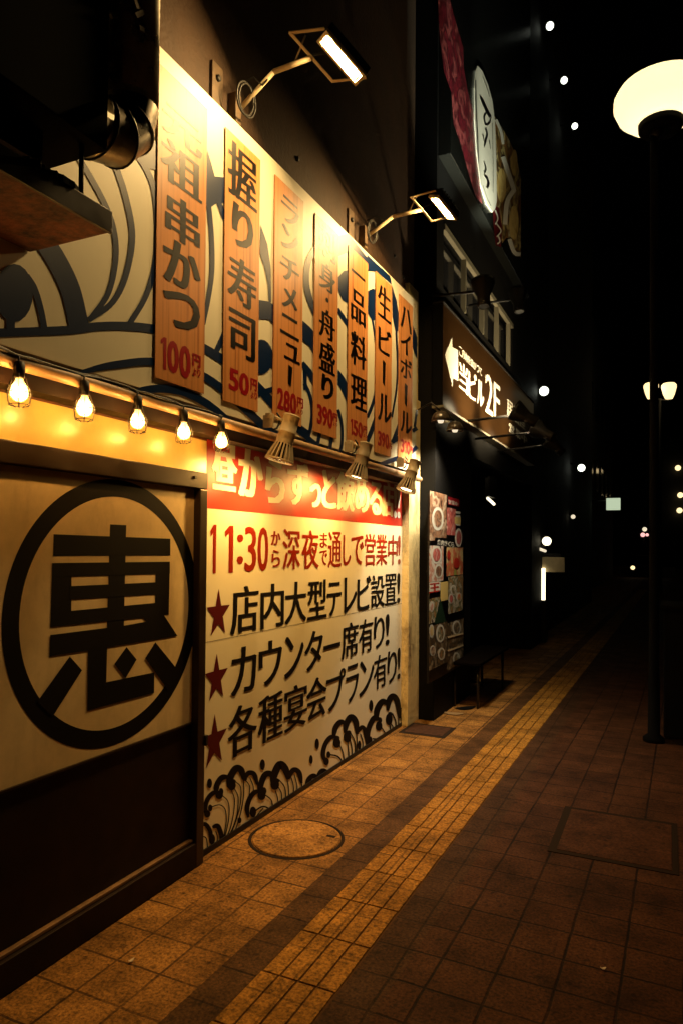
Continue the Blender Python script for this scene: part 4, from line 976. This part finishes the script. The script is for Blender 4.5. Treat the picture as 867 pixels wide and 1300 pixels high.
# bench
be = thing('bench', 'low dark bench with a thin glossy seat standing by the black facade', 'bench', (.5, 7.6, 0))
a = atz(597, 842, .45); y_a = a.y; x_a = a.x
MB().span((x_a-.22, y_a-.02, .425), (x_a+.10, y_a+1.3, .455), bev=.008).build('seat', mat('black_lacquer', (.003, .002, .0015), rough=1., spec=0.), be)
for dx, dy_ in ((-.18, .08), (.05, .08), (-.18, 1.2), (.05, 1.2)):
    MB().tube([(x_a+dx, y_a+dy_, .424), (x_a+dx, y_a+dy_, .005)], .014, 10).build('leg', mat('dull_steel_leg', (.05, .045, .04), rough=.3, metal=.8), be)
MB().tube([(x_a-.18, y_a+.64, .15), (x_a+.05, y_a+.64, .15)], .01, 8).build('stretcher', M_blackmetal, be)

# fluorescent tube under the entrance lintel
t = thing('tube_light', 'short lit fluorescent tube under the dark entrance beyond the poster', 'tube light', (0, 8, 2.4))
c = at(618.5, 632.5, .02); c2 = at(626.5, 640, .02)
MB().tube([c, c2], .018, 8).build('tube', E_tube, t)
MB().span((c.x-.03, c.y-.03, c.z+.022), (c.x+.03, c2.y+.03, 2.549)).build('batten', M_blackmetal, t)

# ================================================================== FURTHER STREET
def dark_block(name, lab, a, b_, wins=True):
    t = thing(name, lab, 'building', (a[0], a[1], 0))
    MB().span(a, b_).build('wall', M_far, t)
    if wins:
        xf = b_[0]
        for zz in range(4, int(b_[2])-1, 3):
            yy = a[1]+1
            while yy < b_[1]-1.4:
                w = MB().span((xf+.002, yy, zz), (xf+.04, yy+1.2, zz+1.3)).build('window', M_blackmetal, t)
                MB().span((xf+.041, yy+.06, zz+.06), (xf+.045, yy+1.14, zz+1.24)).build('pane', M_glass, w)
                yy += 2.4
    return t
dark_block('street_building', 'dark building beyond the black facade, carrying a row of high white lamps', (-7, 12.7, 0), (.05, 22.2, 13.5), False)
dark_block('street_building', 'unlit building on the left beyond the lit doorway tube', (-7, 22.3, 0), (-.6, 41, 11))
eb = dark_block('street_building', 'far dark building closing the street at the right edge', (-9, 74, 0), (26, 82, 16), False)

# high white lamps and single lamps
HL = ['high round white lamp, topmost of three in a row above the billboard', 'high round white lamp, middle of three in a row above the billboard', 'high round white lamp, lowest of three in a row above the billboard']
def wall_lamp(px, py, x, r, m, lab, grp=None, xw=.05):
    c = at(px, py, x); t = thing('wall_lamp', lab, 'lamp', c, grp)
    MB().lathe(c-Vector((0, 0, r)), (0, 0, 1), [(r*math.sin(a_*math.pi/10), r*(1-math.cos(a_*math.pi/10))) for a_ in range(1, 10)], 16).build('globe', m, t)
    MB().tube([(xw, c.y, c.z+r*1.3), (c.x, c.y, c.z+r*1.3), (c.x, c.y, c.z+r*.9)], max(.012, r*.16), 8).build('bracket', M_blackmetal, t)
for lab, (u, v), in zip(HL, ((697.5, 33), (715.5, 102), (729, 160))): wall_lamp(u, v, .35, .062, E_cool, lab, 'high white lamps on the dark building')
wall_lamp(690, 496.5, .30, .075, E_cool, 'round white lamp just beyond the end of the arrow sign')
wall_lamp(737.5, 594, .30, .085, E_cool, 'oval white lamp low on the wall beyond the arrow sign spotlights')
wall_lamp(727, 656, .15, .05, E_dim, 'tiny dim lamp far along the left wall')
# tube by a doorway
a = at(680, 721, .10); c = at(680.5, 761, .10)
t = thing('upright_tube_lamp', 'bright upright tube lamp standing by a doorway far along the wall', 'lamp', (a.x, a.y, 0))
MB().tube([(a.x+.09, a.y, c.z), (a.x+.09, a.y, a.z)], .062, 12).build('tube', E_tube, t)
MB().span((a.x-.06, a.y-.08, 0), (a.x+.02, a.y+.08, a.z+.1), bev=.005).build('back_box', M_blackmetal, t)
MB().span((a.x-.05, a.y-.08, .0), (a.x+.17, a.y+.08, max(.02, c.z-.005))).build('foot', M_blackmetal, t)
wall_lamp(693.5, 687, .30, .075, E_tube, 'small lamp above the upright tube lamp by the far doorway')
t = thing('lit_notice', 'small crooked lit notice board beside the upright tube lamp', 'notice', at(692, 717, .25))
P = at(692, 717, .25)
MB().span((.052, P.y-.02, P.z-.12), (.56, P.y+.02, P.z+.13)).build('panel', M_board, t)
MB().span((.10, P.y-.026, P.z+.14), (.5, P.y+.03, P.z+.19)).build('hood', M_blackmetal, t)
t = thing('tube_light', 'small lit tube fixed between the far lamp and notice board', 'tube light', at(687, 698, .25))
MB().tube([at(684.5, 697, .2), at(691.5, 699.5, .2)], .025, 8).build('tube', E_dim, t)
MB().box(at(688, 697, .2)+Vector((0, .05, .05)), (.1, .3, .03)).build('batten', M_blackmetal, t)

# pale green sign
P = at(778, 640, .55)
t = thing('projecting_sign', 'pale green square lit sign projecting over the far pavement', 'sign', (-.6, P.y, P.z))
MB().span((.55-.21, P.y-.06, P.z-.19), (.55+.21, P.y+.06, P.z+.19), bev=.012).build('box', E_green, t)
MB().tube([(-.598, P.y, P.z+.12), (.33, P.y, P.z+.12)], .02, 8).build('bracket', M_blackmetal, t)
MB().span((.55-.23, P.y-.07, P.z+.2), (.55+.23, P.y+.07, P.z+.22)).build('cap', M_blackmetal, t)

# near street lamp with globe
base = aty(829, 940, 5.02); base.z = 0
base = atz(829.5, 941, 0)
gl = atd(838, 118, 5.45)
pole_x, pole_y = base.x, base.y
k = (pole_y-CAM.y)
gz = aty(838, 118, pole_y).z
sl = thing('street_lamp', 'near street lamp with a large glowing bowl globe on a dark post', 'street lamp', (pole_x, pole_y, 0))
MB().lathe((pole_x, pole_y, 0), (0, 0, 1), [(.085, 0), (.085, .03), (.048, .06), (.044, .5), (.040, .55), (.036, 1.5), (.031, gz-.5), (.031, gz-.34)], 20).build('post', M_dark, sl)
gx, gy = aty(838, 118, pole_y).x, pole_y
MB().tube([(pole_x, pole_y, gz-.36), ((pole_x+gx)/2, gy, gz-.32), (gx, gy, gz-.29)], .045, 12).build('neck', M_blackmetal, sl)
MB().lathe((gx, gy, gz-.30), (0, 0, 1), [(.05, 0), (.15, -.02), (.17, .0), (.172, .055), (.15, .075)], 24).build('holder', M_dark, sl)
MB().lathe((gx, gy, gz-.245), (0, 0, 1), [(.16, -.01), (.25, .015), (.325, .08), (.362, .165), (.360, .23), (.325, .29), (.24, .335), (.12, .36), (.02, .365)], 36).build('globe', E_globe, sl)
MB().lathe((gx, gy, gz-.10), (0, 0, 1), [(.03, 0), (.075, .03), (.10, .09), (.09, .15), (.05, .19), (.01, .2)], 16).build('bulb', E_core, sl)
# control cabinet by its foot
cbx = thing('utility_cabinet', 'low black kerbside cabinet at the foot of the near street lamp', 'cabinet', (pole_x+.38, pole_y+.2, 0))
MB().span((pole_x+.07, pole_y-.05, .05), (pole_x+.72, pole_y+.55, 1.08), bev=.012).build('body', M_dark, cbx)
MB().span((pole_x+.055, pole_y-.07, 1.083), (pole_x+.74, pole_y+.57, 1.11), bev=.006).build('lid', M_dark, cbx)
MB().span((pole_x+.08, pole_y-.04, .002), (pole_x+.71, pole_y+.54, .048)).build('plinth', M_joint, cbx)

# twin lamp further on
Pt = atd(837, 495, 26.); 
t = thing('twin_street_lamp', 'distant street lamp with two warm glowing shades', 'street lamp', (Pt.x, Pt.y, 0))
zz = Pt.z
MB().lathe((Pt.x, Pt.y, -.13), (0, 0, 1), [(.14, 0), (.09, .3), (.06, 2), (.05, zz-.2)], 14).build('post', M_blackmetal, t)
ga, gb = atd(826, 495, 26.), atd(848.5, 495, 26.)
MB().tube([(ga.x, ga.y, zz-.42), (Pt.x, Pt.y, zz-.38), (gb.x, gb.y, zz-.42)], .035, 8).build('cross_arm', M_blackmetal, t)
for q in (ga, gb): MB().lathe((q.x, q.y, zz-.33), (0, 0, 1), [(.13, 0), (.20, .16), (.265, .42), (.26, .52), (.20, .58)], 18).build('lamp_shade', E_warm, t)

# lamps on the far building, sign lamps, car
EL = ['small warm lamp on the far building, highest of three at the right edge', 'small warm lamp on the far building, middle of three at the right edge', 'small warm lamp on the far building, lowest of three at the right edge']
for lab, (u, v) in zip(EL, ((860, 594), (863, 628.5), (862, 648))):
    c = aty(u, v, 73.6); t = thing('wall_lamp', lab, 'lamp', c, 'small warm lamps on the far building')
    MB().lathe(c-Vector((0, 0, .25)), (0, 0, 1), [(.10, 0), (.24, .12), (.27, .28), (.20, .42), (.08, .5)], 12).build('globe', E_warm, t)
    MB().tube([c+Vector((0, 0, .26)), c+Vector((0, .39, .3))], .04, 6).build('bracket', M_blackmetal, t)
c = atd(817, 678, 44); 
t = thing('signal_post', 'far post with a cluster of three small pinkish lamps', 'signal', (c.x, c.y, -.13))
MB().tube([(c.x, c.y, -.13), (c.x, c.y, c.z+.5)], .05, 8).build('post', M_blackmetal, t)
for (u, v), m_ in (((815.5, 679), E_pink), ((821, 679), E_pink), ((817.8, 672), E_dim)):
    q = atd(u, v, 44); MB().lathe(q+Vector((0, -.05, 0)), (0, -1, 0), [(.13, 0), (.14, .05), (.06, .1)], 12).build('lamp', m_, t)
MB().box(Vector((c.x, c.y, c.z+.06)), (.75, .08, .75), bev=.02).build('back_board', M_dark, t)
c = atz(819, 728, -.13)
cd_ = atd(817, 709, 40); cx, cyy = cd_.x, cd_.y
t = thing('car', 'distant oncoming car with two small lit headlamps', 'car', (cx, cyy, -.13))
b = MB()
prof = [(-2.0, .25), (-2.05, .62), (-1.9, .80), (-1.0, .92), (-.45, 1.38), (1.0, 1.42), (1.75, .98), (2.05, .9), (2.1, .3)]
b.rings([[Vector((cx+sx*wd, cyy+2+py_, -.13+pz_)) for py_, pz_ in prof] for sx, wd in ((-1, .80), (-1, .84), (1, .84), (1, .80))], cap=True, smooth=False)
b.build('body', M_dark, t)
MB().poly([(cx-.66, cyy+2-.93, .84), (cx+.66, cyy+2-.93, .84), (cx+.58, cyy+2-.50, 1.22), (cx-.58, cyy+2-.50, 1.22)]).build('windscreen', M_glass, t)
for sx in (-.78, .78):
    for py_ in (-1.3, 1.35): MB().lathe((cx+sx-.1, cyy+2+py_, .19), (1, 0, 0), [(.2, 0), (.31, .02), (.31, .18), (.2, .2)], 16).build('wheel', M_rubber, t)
for sx in (-.6, .6): MB().lathe((cx+sx, cyy-.045, .56), (0, -1, 0), [(.10, 0), (.12, .02), (.09, .05)], 12).build('headlight', E_warm, t)
